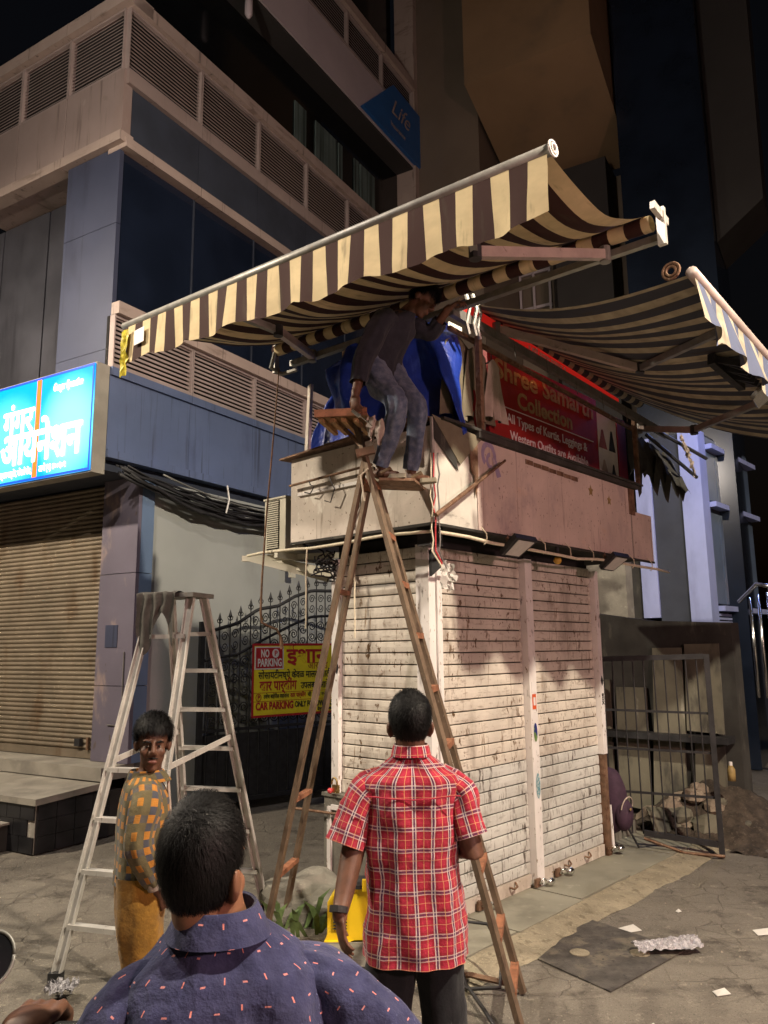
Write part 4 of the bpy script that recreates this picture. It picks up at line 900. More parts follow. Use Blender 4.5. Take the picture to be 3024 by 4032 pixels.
single('hooked_cable', 'long brown cable with a hooked end hanging from the awning end above the parking sign', 'cable', MB().tube([(-0.885, 6.339, 4.279),(-0.926, 6.333, 3.644),(-0.973, 6.326, 2.971),(-0.998, 6.322, 2.474),(-1.005, 6.321, 2.194),(-0.993, 6.323, 2.120),(-0.948, 6.329, 2.094),(-0.875, 6.340, 2.064),(-0.845, 6.344, 2.008),(-0.837, 6.345, 1.960),(-0.833, 6.346, 1.909)], [.006, .007, .008, .009, .010, .011, .011, .011, .011, .016, .016], 6), m_rusty, (-.869, 6.341, 4.2))
# cable bundle under the blue beam
cb_ = Thing('cable_bundle', 'sagging bundle of black cables slung under the blue beam', 'cables', (.2, -.1, 3.9), BF)
for k in range(16):
    y = -.08 - .03 * (k % 4); z = 3.93 - .03 * (k // 4) - .01 * (k % 3)
    p = sag((-.42 + .03 * k % .2, y, z), (3.2, y + .05, z - .02 - .04 * (k % 5)), .10 + .035 * (k % 6), 16)
    cb_.part('cable', MB().tube(wob(p, .04, k * 3), .012 + .005 * (k % 3), 5), m_cable, smooth=True)
cb_.part('grey_cable', MB().tube(sag((.2, -.16, 3.93), (3.2, -.1, 3.86), .12, 14), .012, 5), m_galv, smooth=True)
cb_.part('tie', MB().tube([(1.25, -.20, 3.98), (1.27, -.22, 3.8), (1.24, -.2, 3.62)], .012, 5), m_post_white)
coil = MB()
for k in range(9):
    a0 = k * .5; coil.tube(wob([(2.55 + (.14 + .012 * k) * math.cos(t * .5 + a0), -.22 - .01 * k, 3.45 + (.20 + .01 * k) * math.sin(t * .5 + a0)) for t in range(13)], .04, k * 5), .007, 5)
single('wire_coil', 'grey tangled coil of thin wire hanging beneath the cable bundle', 'wire', coil, m_cable_grey, (2.55, -.22, 3.4), BF)
pc = MB().prism([(2.72, -.1, 2.92), (2.84, -.1, 2.92), (2.84, -.1, 3.34), (2.72, -.1, 3.34)], (0, .04, 0))
single('junction_box', 'pale yellow junction strip on the wall beside the air conditioner', 'box', pc, m_ac, (2.75, -.1, 2.92), BF)

# ================================================================== LADDERS
V = Vector
il = Thing('iron_stepladder', 'tall rusty iron A-frame stepladder standing in front of the kiosk corner', 'ladder', (-.12, 5.1, 0))
H1, H2 = V((-.12, 5.02, 3.15)), V((-.08, 5.21, 3.13))
L1, L2, R1, R2 = V((-.82, 5.49, 0)), V((-.74, 5.90, 0)), V((.665, 4.33, 0)), V((.749, 4.743, 0))
def on(a, h, z): return a + (h - a) * (z / h.z)
for a, h in ((L1, H1), (L2, H2), (R2, H2)): il.part('leg', MB().bar(a, h, .034, .034), m_ladder_pipe)
il.part('leg', MB().bar(R1, H1 + (H1 - R1).normalized() * .30, .034, .034), m_ladder_pipe)
for z in (2.28, .93, .45): il.part('rung', MB().bar(on(L1, H1, z), on(L2, H2, z), .045, .03), m_rung)
il.part('rung', MB().bar(on(L1, H1, 3.02), on(L2, H2, 2.98), .045, .03), m_rung)
for z in (2.98, 2.62, 2.30, 1.98, 1.66, 1.34, 1.02, .70, .38, .14): il.part('rung', MB().bar(on(R1, H1, z), on(R2, H2, z), .045, .035), m_rung)
il.part('foot_bar', MB().tube([R2 + V((0, 0, .03)), R2 + V((-.28, .12, .05)), R2 + V((-.36, .2, .02))], .016, 6), m_rusty)
il.part('top_clamp', MB().bar(H1 + V((-.06, -.03, .02)), H1 + V((.06, -.03, .05)), .05, .05), m_rusty)
pt = H1 + V((-.02, 0, .27))
pl = il.part('top_shelf', MB().prism([pt + V((-.30, -.12, -.02)), pt + V((.03, -.10, .0)), pt + V((.08, .24, .02)), pt + V((-.22, .28, .0))], (0, 0, .02)), m_wood)
for k in range(4): il.part('shelf_batten', MB().bar(pt + V((-.27 + .075 * k, -.10, -.035)), pt + V((-.19 + .075 * k, .25, -.03)), .03, .025), m_wood, pl)
il.part('shelf_edge', MB().bar(pt + V((-.31, -.125, 0)), pt + V((.035, -.105, .02)), .02, .05), m_rung, pl)
il.part('shelf_stay', MB().bar(pt + V((-.12, .1, -.04)), H1 + V((0, 0, .05)), .02, .02), m_rusty)
il.part('step_plate', MB().prism([V((-.03, 4.96, 2.985)), V((.20, 4.98, 2.985)), V((.30, 5.34, 2.985)), V((-.04, 5.26, 2.985))], (0, 0, .018)), m_rusty)
il.part('tie_string', MB().tube(wob([H1 + V((.02, -.04, -.08)), H1 + V((-.03, -.05, -.13)), H1 + V((-.02, -.05, -.22)), H1 + V((.0, -.05, -.3))], .015, 3), .006, 5), m_rope)
al = Thing('aluminium_stepladder', 'worn aluminium stepladder at the left with a rag over its top', 'ladder', (-1.4, 5.5, 0))
A_, B_, D_, C_ = V((-1.955, 4.964, 0)), V((-1.44, 4.80, 0)), V((-1.50, 6.29, 0)), V((-.90, 6.16, 0))
ct = V((-1.46, 5.54, 2.27)); w_ = V((.95, -.31, 0)); s_ = V((.31, .95, 0))
At, Bt, Ct, Dt = ct - w_ * .16 - s_ * .07, ct + w_ * .13 - s_ * .05, ct + w_ * .15 + s_ * .09, ct - w_ * .12 + s_ * .09
def chan(a, b, wd=.062, dp=.026):
    m = MB(); m.bar(a, b, .012, dp, w_); d = w_ * (wd / 2 - .006)
    m = MB(); x = w_
    m.bar(a, b, wd, .006, s_); m.bar(a - x * (wd / 2 - .004) - s_ * .012, b - x * (wd / 2 - .004) - s_ * .012, .008, dp, s_); m.bar(a + x * (wd / 2 - .004) - s_ * .012, b + x * (wd / 2 - .004) - s_ * .012, .008, dp, s_)
    return m
for a, b in ((A_, At), (B_, Bt), (D_, Dt), (C_, Ct)): al.part('rail', chan(a, b), m_alu)
def lz(a, t, z): return a + (t - a) * (z / t.z)
for z in (2.0, 1.15, .86, .57, .28): al.part('rung', MB().bar(lz(A_, At, z), lz(B_, Bt, z), .055, .028, (0, 0, 1)), m_alu)
for z in (2.02, 1.76, 1.48, 1.2, .9, .6, .3): al.part('rung', MB().bar(lz(D_, Dt, z), lz(C_, Ct, z), .05, .028, (0, 0, 1)), m_alu)
for p, q, z in (((A_, At), (D_, Dt), 1.22), ((B_, Bt), (C_, Ct), 1.19)): al.part('spreader', MB().bar(lz(*p, z - .02), lz(*q, z + .10), .012, .035), m_alu)
al.part('top_plate', MB().prism([ct - w_ * .2 - s_ * .13, ct + w_ * .19 - s_ * .13, ct + w_ * .19 + s_ * .15, ct - w_ * .2 + s_ * .15], (0, 0, .03)), m_galv)
for p in (A_, B_, C_, D_): al.part('foot', MB().box(p + V((-.04, -.025, 0)), p + V((.04, .025, .05))), m_black)
def rag_fn(a, b):
    x = -.22 + .30 * a; t = b * .62
    on_top = max(0, .16 - t)
    y = .14 - min(t, .30); z = .037 - max(0, t - .30) * (.9 + .45 * math.sin(a * 7)) + .014 * noise.noise((a * 5, b * 6, 0))
    return ct + w_ * (x + .02 * noise.noise((a * 4, b * 5, 2))) + s_ * (y - .012 * math.sin(a * 24 + b * 3) * (t > .3) - .02 * (t > .3)) + V((0, 0, z))
single('grey_rag', 'dirty grey rag draped over the top of the aluminium stepladder', 'rag', MB().grid(rag_fn, 36, 20), m_cloth_grey, ct, smooth=True)

# ================================================================== SMALL THINGS ON THE GROUND
for i, (u, v, zz) in enumerate(((.56, -.05, .075), (1.30, -.075, .075), (1.66, -.05, .075), (2.575, -.06, .085))):
    lk = Thing('padlock', ('chromed padlock at the foot of the shutter near the stepladder leg', 'chromed padlock at the foot of the middle white post', 'chromed padlock right of the middle post on the right shutter', 'chromed padlock at the foot of the rusty right post')[i], 'padlock', (u, v, zz - .04), KF, 'padlocks along the foot of the right shutters')
    lk.part('body', MB().ball((u + .045, v - .02, zz), (.045, .028, .03), 14, 8), m_chrome, smooth=True)
    lk.part('shackle', MB().tube([(u + .02, v - .01, zz + .01), (u - .03, v, zz + .03), (u - .06, v + .02, zz), (u - .02, v + .02, zz - .01)], .009, 6), m_chrome, smooth=True)
    lk.part('hasp', MB().box((u - .09, v + .03, zz - .03), (u - .02, v + .05, zz + .03)), m_rusty)
lk = Thing('brass_padlock', 'brass padlock with keys at the foot of the left kiosk post', 'padlock', (-.05, .9, .84), KF)
lk.part('body', MB().box((-.075, .87, .825), (-.05, .93, .885)), m_pad); lk.part('shackle', MB().tube([(-.062, .885 + .03 * (1 - math.cos(t * math.pi / 6)) / 1, .885 + .05 * math.sin(t * math.pi / 6)) for t in range(7)], .008, 6), m_pad, smooth=True)
lk.part('tag', MB().ball((-.085, .94, .84), .022, 8, 6), mat('red_plastic_tag', (.5, .05, .06), .25, 0, .1, 9, (), 0), smooth=True)
mh = Thing('manhole_cover', 'rectangular dark steel manhole cover with two round eyes set in the pavement', 'manhole cover', (.48, -1.0, 0), KF)
c4 = [V((.09, -.705, 0)), V((1.0, -.57, 0)), V((.86, -1.373, 0)), V((-.06, -1.288, 0))]
mc = sum(c4, V((0, 0, 0))) / 4
m_mh = mat('dark_cast_steel', (.075, .068, .06), .7, .2, .3, 9, (((.15, .13, .10), (5, 5, 5), .5, .66), ((.03, .028, .025), (30, 30, 30), .55, .7)), .5, 120, .006)
mh.part('frame', MB().prism([p + V((0, 0, -.045)) for p in reversed(c4)], (0, 0, .029)), m_mh)
mh.part('plate', MB().prism([mc + (p - mc) * .95 + V((0, 0, -.011)) for p in reversed(c4)], (0, 0, .008)), m_mh)
for c in ((.36, -.87), (.60, -1.16)):
    ec = MB(); ec.tube([(c[0], c[1], -.008), (c[0], c[1], .001)], .062, 20); mh.part('eye', ec, m_kerb)
bw = MB().grid(lambda a, b: Vector((1.55 + .44 * a + .02 * noise.noise((a * 4, b * 4, 7)), 5.30 + .10 * a + .16 * (b - .5) * (1.05 - .25 * math.sin(a * 6)), .030 + .030 * math.sin(math.pi * b) + .02 * noise.noise((a * 13, b * 8, 0)))), 44, 14)
single('bubble_wrap', 'crumpled clear bubble wrap lying on the manhole cover', 'bubble wrap', bw, m_plastic_clear, (1.77, 5.35, 0))
for k, (x, y, r, a, b, lab) in enumerate(((1.655, 5.75, .3, .07, .05, 'small white paper beside the bubble wrap'), (2.56, 5.66, .1, .10, .05, 'white paper slip at the right edge of the picture'), (1.50, 6.42, .8, .03, .02, 'tiny white scrap on the cement edge'), (1.85, 4.73, .2, .045, .03, 'torn white scrap in front of the manhole cover'), (1.33, 4.33, .4, .03, .02, 'tiny white scrap near the bottom edge'), (2.12, 6.10, .5, .02, .014, 'tiny pale scrap behind the bubble wrap'))):
    c, s = math.cos(r), math.sin(r)
    single('paper_scrap', lab, 'paper', MB().prism([(x + c * i - s * j, y + s * i + c * j, gz(x, y) + .004 + .012 * (i > 0) * (j > 0)) for i, j in ((-a, -b), (a, -b * .8), (a * .9, b), (-a * .8, b))], (0, 0, .002)), m_paper, (x, y, .02), group='scraps of paper on the ground')
single('power_cable', 'black cable looping on the ground beside the stepladder foot', 'cable', MB().tube([(.32, 4.9, .02), (.45, 4.75, .02), (.62, 4.74, .03), (.66, 4.9, .16), (.60, 5.05, .26), (.46, 5.1, .26), (.40, 4.95, .12), (.44, 4.8, .02), (.5, 4.5, .02), (.55, 4.2, .02)], .011, 6), m_cable, (.5, 4.8, 0), smooth=True)
yb = Thing('yellow_tool_box', 'bright yellow plastic case with grip slots beside the concrete block', 'tool box', (-.26, 5.5, 0))
yb.part('body', MB().prism([(-.40, 5.48, .02), (-.13, 5.48, .02), (-.13, 5.50, .34), (-.33, 5.50, .34), (-.40, 5.49, .26)], (.02, .22, 0)), m_yellow)
yb.part('lid', MB().prism([(-.335, 5.475, .342), (-.125, 5.475, .342), (-.125, 5.475, .365), (-.335, 5.475, .365)], (.02, .235, 0)), m_dark_iron)
yb.part('base_lip', MB().prism([(-.42, 5.45, 0), (-.10, 5.45, 0), (-.10, 5.45, .03), (-.42, 5.45, .03)], (.02, .26, 0)), m_yellow)
for k in range(8): yb.part('grip_slot', MB().box((-.36, 5.468, .10 + k * .019), (-.27, 5.479, .107 + k * .019)), m_dark_iron)
yb.part('latch', MB().box((-.17, 5.465, .33), (-.14, 5.50, .40)), m_yellow)
blk = MB()
for i, j in ((0, 0),): pass
def rock(c, r, seed, n=10):
    m = MB(); m.ball((0, 0, 0), 1.0, n, n - 3); 
    m.v = [V((p.x * r[0], p.y * r[1], p.z * r[2])) * (1 + .35 * noise.noise(p * 1.3 + V((seed, 0, 0)))) + V(c) for p in m.v]; return m
single('concrete_lump', 'broken concrete lump with weeds between the stepladder legs and the kiosk', 'concrete', rock((-.60, 6.12, .05), (.36, .30, .24), 3, 14), m_conc, (-.62, 6.05, 0))
single('concrete_slab_piece', 'flat broken concrete piece under the yellow case', 'concrete', MB().prism([(-.5, 5.15, 0), (-.05, 5.12, 0), (.02, 5.40, 0), (-.55, 5.42, 0)], (0, .02, .035)), m_conc, (-.3, 5.3, 0))
wd = Thing('weeds', 'small green weeds growing by the broken concrete', 'weeds', (-.62, 5.75, 0))
for k in range(16):
    a = k * 2.4; x, y = -.62 + .16 * math.cos(a), 5.72 + .09 * math.sin(a); h = .12 + .16 * random.random(); dx, dy = .10 * math.cos(a * 1.7), .06 * math.sin(a)
    wd.part('leaf', MB().add([(x - .012, y, 0), (x + .012, y, 0), (x + dx * .6 + .02, y + dy * .5, h * .7), (x + dx * .6 - .02, y + dy * .5, h * .7), (x + dx * 1.3, y + dy, h * .9)], [(0, 1, 2, 3), (3, 2, 4)]), m_leaf)
single('crumpled_plastic', 'crumpled shiny plastic bag on the road at bottom left', 'plastic bag', MB().grid(lambda a, b: Vector((-1.92 + .16 * a + .03 * noise.noise((a * 9, b * 5, 1)), 4.70 + .12 * b + .03 * noise.noise((a * 6, b * 9, 3)), .05 + .06 * noise.noise((a * 8, b * 8, 5)))), 14, 12), m_plastic_clear, (-1.85, 4.76, 0))
# ------------------------------------------------------------------ right side: iron grille leaf, rubble, bag
QF = Matrix.Translation((2.153, 7.891, 0)) @ Matrix.Rotation(math.atan2(7.553 - 7.891, 3.069 - 2.153), 4, 'Z')
ig = Thing('iron_grille_gate', 'rusty black iron grille gate leaf standing ajar right of the kiosk', 'gate', (0, 0, 0), QF)
fr = MB(); fr.bar((0, 0, .1), (0, 0, 1.78), .03, .03); fr.bar((.97, 0, .0), (.97, 0, 1.82), .05, .05); fr.bar((.015, 0, 1.78), (.945, 0, 1.80), .04, .05); fr.bar((.3, 0, .16), (.945, 0, .10), .04, .05)
ig.part('frame', fr, m_dark_iron)
for z in (1.28, .92, .52): ig.part('cross_bar', MB().bar((.015, 0, z + .01), (.945, 0, z - .01), .012, .022), m_dark_iron)
for k in range(9): ig.part('bar', MB().tube([(.10 + k * .097, 0, .15), (.10 + k * .097, 0, 1.78)], .0075, 6), m_dark_iron)
ig.part('dragging_bar', MB().tube([(.3, -.05, .12), (.65, -.1, .03), (.99, -.04, .01)], .014, 6), m_rusty)
bg = Thing('backpack', 'dark purple backpack leaning against the rusty kiosk post', 'backpack', (2.78, .02, 0), KF)
bp = MB().ball((0, 0, 0), 1.0, 20, 14); bp.v = [V((2.74 + p.x * .13, .06 + p.y * .16, .47 + p.z * .30 * (1 - .08 * p.x) + .02 * noise.noise(p * 3))) for p in bp.v]
bg.part('body', bp, m_purple_bag, smooth=True)
pk = MB().ball((0, 0, 0), 1.0, 16, 10); pk.v = [V((2.74 + p.x * .11, -.06 + p.y * .09, .36 + p.z * .15)) for p in pk.v]; bg.part('front_pocket', pk, m_purple_bag, smooth=True)
bg.part('zip', MB().tube([(2.74 + .115 * math.cos(t), -.10 - .02 * math.sin(t), .42 + .10 * math.sin(t)) for t in [i * math.pi / 10 for i in range(11)]], .006, 5), m_cloth_beige)
bg.part('badge', MB().ball((2.70, -.155, .42), (.018, .006, .012), 8, 6), m_gold)
bg.part('strap', MB().tube([(2.84, .02, .6), (2.92, -.02, .4), (2.88, -.04, .2), (2.95, -.1, .03), (3.15, -.2, .03)], .012, 6), m_black)
random.seed(11)
for k in range(34):
    a = random.random() * 6.28; r = .75 * math.sqrt(random.random()); u = 4.25 + r * math.cos(a) * .62; v = -.28 + r * math.sin(a) * .8; h = .52 * max(0, 1 - r / .8)
    s = .06 + .11 * random.random()
    single('rubble_stone', 'loose stone of the rubble heap behind the iron grille', 'stone', rock((u, v, h * .8 + s * .2), (s, s * (.6 + .5 * random.random()), s * (.45 + .4 * random.random())), k * 1.7, 8), m_rubble if k % 3 else m_sheet, (u, v, h * .8), KF, 'stones of the rubble heap')
single('soil_heap', 'brown soil heap under the rubble stones', 'soil', MB().grid(lambda a, b: Vector((3.5 + 2.2 * a, -1.1 + 1.7 * b, max(-.02, .46 * math.sin(math.pi * a) ** 1.4 * math.sin(math.pi * b) ** 1.2 + .05 * noise.noise((a * 9, b * 9, 0)) + .03 * noise.noise((a * 24, b * 24, 3)) - .02))), 70, 56), m_soil, (4.3, -.3, 0), KF, smooth=True)
single('broken_slab', 'tilted broken concrete slab in front of the rubble heap', 'concrete', MB().prism([(3.55, -.02, .02), (3.9, -.36, .02), (4.0, -.26, .20), (3.62, .1, .24)], (.04, .04, .03)), m_sheet, (3.7, -.1, 0), KF)
single('low_planter_edge', 'low concrete edging behind the backpack', 'kerb', MB().box((2.66, .18, 0), (3.5, .40, .16)), m_conc, (3, .3, 0), KF)
bt = Thing('bottle', 'small bottle with yellow liquid standing on the rubble heap', 'bottle', (4.05, -.62, .62), KF)
bt.part('body', MB().tube([(4.05, -.62, .55), (4.05, -.62, .66), (4.05, -.62, .70)], [.04, .04, .018], 10), m_gold, smooth=True); bt.part('cap', MB().tube([(4.05, -.62, .70), (4.05, -.62, .735)], .018, 8), m_post_white)
# ------------------------------------------------------------------ motorcycle mirror and grip at bottom left
mt = Thing('motorcycle', 'motorcycle mirror and handlebar cut off at the left edge of the picture', 'motorcycle', (-.95, 1.6, 0))
Mm = plane_m((-.815, 1.72, 1.283), (.92, .32, .1), (-.12, .35, .93))
rim = MB().tube([Mm @ V((.046 * math.cos(t * math.pi / 16), .052 * math.sin(t * math.pi / 16), 0)) for t in range(33)], .004, 8); mi = mt.part('mirror', MB().tube([Mm @ V((0, 0, -.004)), Mm @ V((0, 0, -.03))], [.047, .03], 20), m_black, smooth=True)
mt.part('mirror_rim', rim, m_galv, mi, smooth=True); v_ = [Mm @ V((.045 * math.cos(t * math.pi / 16), .051 * math.sin(t * math.pi / 16), .001)) for t in range(32)]
mt.part('mirror_glass', MB().add(v_, [tuple(range(32))]), mat('dark_mirror', (.03, .03, .035), .1, .6, .1, 3, (), 0), mi)
mt.part('mirror_stem', MB().tube([(-.81, 1.74, 1.26), (-.86, 1.72, 1.14), (-.90, 1.68, 1.12)], .007, 8), m_black, smooth=True)
mt.part('handlebar', MB().tube([(-.64, 1.755, 1.135), (-.74, 1.74, 1.14), (-.90, 1.68, 1.12), (-1.12, 1.62, 1.06), (-1.3, 1.75, 1.04)], .014, 8), m_chrome, smooth=True)
mt.part('grip', MB().tube([(-.625, 1.757, 1.133), (-.76, 1.735, 1.14)], .019, 10), m_black, smooth=True)
mt.part('front_fork', MB().tube([(-1.08, 1.66, .98), (-1.0, 2.05, .35)], .03, 8), m_chrome, smooth=True)
mt.part('front_wheel', MB().tube([(-1.0 + .02 * math.sin(t), 2.10 + .27 * math.cos(t * math.pi / 12), .31 + .27 * math.sin(t * math.pi / 12)) for t in range(25)], .045, 8), m_black, smooth=True)
tk = MB().ball((0, 0, 0), 1, 16, 10); tk.v = [V((-1.28 + p.x * .16, 1.35 + p.y * .3, .82 + p.z * .14)) for p in tk.v]; mt.part('fuel_tank', tk, m_black, smooth=True)

# loose grit on the road: nobody could count it
gr = MB(); rnd = random.Random(3)
for k in range(1500):
    x = rnd.uniform(-3.2, 4.5); y = rnd.uniform(3.6, 9.5); q = KF.inverted() @ V((x, y, 0))
    if q.x > -.1 and q.y > -.1 and q.x < 2.7: continue
    if noise.noise((x * 1.1, y * 1.1, 4)) < -.05 + .3 * rnd.random(): continue
    r = rnd.uniform(.004, .011) * (1 + .8 * (rnd.random() > .93)); z = gz(x, y) + (.03 if -.42 < q.y < .3 and -.6 < q.x < 3.6 else 0); a = rnd.random() * 6.28
    p = [V((x + r * math.cos(a + i * 2.1) * rnd.uniform(.7, 1.3), y + r * math.sin(a + i * 2.1) * rnd.uniform(.7, 1.3), z - .002)) for i in range(3)] + [V((x, y, z + r * .9))]
    gr.add(p, [(0, 1, 3), (1, 2, 3), (2, 0, 3)])
single('grit', 'fine loose grit and dust scattered on the road', 'grit', gr, mat('grit_stone', (.24, .21, .165), .9, 0, .4, 30), kind='stuff')
# ================================================================== PEOPLE
def remeshed(name, mb, voxel, material, smooth_it=3):
    me = mb.mesh(name + '_src', None); o = bpy.data.objects.new('tmp', me); COL.objects.link(o)
    r = o.modifiers.new('r', 'REMESH'); r.mode = 'VOXEL'; r.voxel_size = voxel
    s = o.modifiers.new('s', 'SMOOTH'); s.factor = .5; s.iterations = smooth_it
    dg = bpy.context.evaluated_depsgraph_get(); me2 = bpy.data.meshes.new_from_object(o.evaluated_get(dg))
    bpy.data.objects.remove(o); bpy.data.meshes.remove(me)
    me2.name = name; me2.materials.clear(); me2.materials.append(material); me2.polygons.foreach_set('use_smooth', [True] * len(me2.polygons)); return me2
def cr(p0, p1, p2, p3, t):
    return .5 * ((2 * p1) + (-p0 + p2) * t + (2 * p0 - 5 * p1 + 4 * p2 - p3) * t * t + (-p0 + 3 * p1 - 3 * p2 + p3) * t ** 3)
def spline(keys, sub):
    """keys: tuples of floats / Vectors; Catmull-Rom"""
    out = []; n = len(keys)
    for i in range(n - 1):
        k = [keys[max(i - 1, 0)], keys[i], keys[i + 1], keys[min(i + 2, n - 1)]]
        for j in range(sub):
            out.append(tuple(cr(k[0][c], k[1][c], k[2][c], k[3][c], j / sub) for c in range(len(keys[0]))))
    out.append(tuple(keys[-1])); return out
def garment_loft(mb, keys, n=40, sub=6, circ=1.0, wr=.008, seed=0, seam=-.5, pw=2.3, caps=False, folds=0.0):
    """keys = (centre, right, fwd, rx, ry); uv in metres, u=0 at angle 'seam'"""
    rows = spline(keys, sub); rings = []; us = []; vs = []; L = 0; prev = None
    for (c, x, y, rx, ry) in rows:
        x = x.normalized(); y = (y - x * y.dot(x)).normalized()
        if prev is not None: L += (c - prev).length
        prev = c; ring = []; uu = []
        for k in range(n + 1):
            a = 2 * math.pi * (k / n + seam)
            ca, sa = math.cos(a), math.sin(a)
            r = (abs(ca) ** pw + abs(sa) ** pw) ** (-1 / pw)
            p = c + x * rx * r * ca + y * ry * r * sa
            d = (x * ca + y * sa)
            q = p * 9 + V((seed, 0, 0)); w = noise.noise(V((q.x, q.y, q.z * .8))) + .6 * noise.noise(V((q.x * 2.2, q.y * 2.2, q.z * 1.1))) + .35 * noise.noise(q * 4.1) 
            f = folds * math.sin(a * 7 + 3 * noise.noise(V((a, L * 4, seed))) + 5 * L)
            if k < n: ring.append(p + d * (wr * w + f))
            uu.append(circ * k / n)
        rings.append(ring); us.append(uu); vs.append(L)
    mb.rings(rings, caps, us, vs); return mb
def tube_keys(path, radii, x, flat=1.0):
    out = []; P = [V(p) for p in path]
    for i, p in enumerate(P):
        d = (P[min(i + 1, len(P) - 1)] - P[max(i - 1, 0)]).normalized(); xx = V(x); xx = (xx - d * xx.dot(d)).normalized(); yy = d.cross(xx)
        out.append((p, xx, yy, radii[i], radii[i] * flat))
    return out
def head_mb(mb, M, ears=1.0, face=True):
    t = MB()
    t.ball((0, -.014, .042), (.074, .097, .084), 20, 14); t.ball((0, .03, -.028), (.060, .062, .083), 16, 12); t.ball((0, .058, -.090), (.030, .026, .022), 10, 8)
    t.ball((0, -.02, -.03), (.058, .07, .06), 14, 10)
    if face:
        t.tube([(0, .088, .030), (0, .104, .0), (0, .114, -.020)], [.009, .012, .014], 8); t.ball((.012, .100, -.022), .011, 8, 6); t.ball((-.012, .100, -.022), .011, 8, 6)
        for s in (-1, 1):
            t.ball((s * .030, .080, .036), (.026, .014, .008), 10, 6); t.ball((s * .038, .064, -.018), (.024, .022, .022), 10, 8)
        t.ball((0, .089, -.052), (.024, .012, .007), 10, 6); t.ball((0, .087, -.063), (.020, .012, .007), 10, 6)
    if ears:
        for s in (-1, 1): t.ball((s * .078, -.006, -.002), (.012, .02 * ears, .030 * ears), 10, 8); t.ball((s * (.080 + .008 * ears), -.014, .006), (.008, .021 * ears, .025 * ears), 8, 6)
    t.xf(M); mb.add(t.v, t.f)
def frame3(c, fwd, up):
    y = V(fwd).normalized(); z = V(up); z = (z - y * z.dot(y)).normalized(); x = y.cross(z)
    m = Matrix((x, y, z)).transposed().to_4x4(); m.translation = V(c); return m
def hand_mb(mb, wrist, d, nrm, curl=25, s=1.0, side=1, spread=4):
    """d: towards the fingers, nrm: back of the hand, side: thumb on +x (1) or -x (-1)"""
    M = frame3(wrist, d, nrm) @ Matrix.Scale(s, 4)
    t = MB(); t.ball((0, .045, 0), (.040, .052, .016), 14, 10); t.ball((side * .022, .03, -.004), (.02, .032, .017), 10, 8); t.tube([(0, -.03, 0), (0, .02, 0)], [.026, .028], 10)
    for i, (x, l) in enumerate(((.030, .070), (.010, .078), (-.010, .072), (-.029, .056))):
        x *= side; p = V((x, .085 - .006 * abs(i - 1), 0)); pts = [V((x * .9, .06, 0)), p]; a = 0
        for j, f in enumerate((.45, .32, .23)):
            a += R(curl * (.8 + .15 * i)); q = pts[-1] + V((R(spread) * (1.2 - i) * side * l * f * 1.5, math.cos(a) * l * f, -math.sin(a) * l * f)); pts.append(q)
        t.tube(pts, [.0095, .0095, .009, .0082, .0065], 8)
    pts = [V((side * .026, .018, -.004)), V((side * .046, .038, -.014)), V((side * .054, .064, -.026)), V((side * .050, .086, -.038))]
    t.tube(pts, [.012, .0115, .010, .008], 8)
    t.xf(M); mb.add(t.v, t.f)
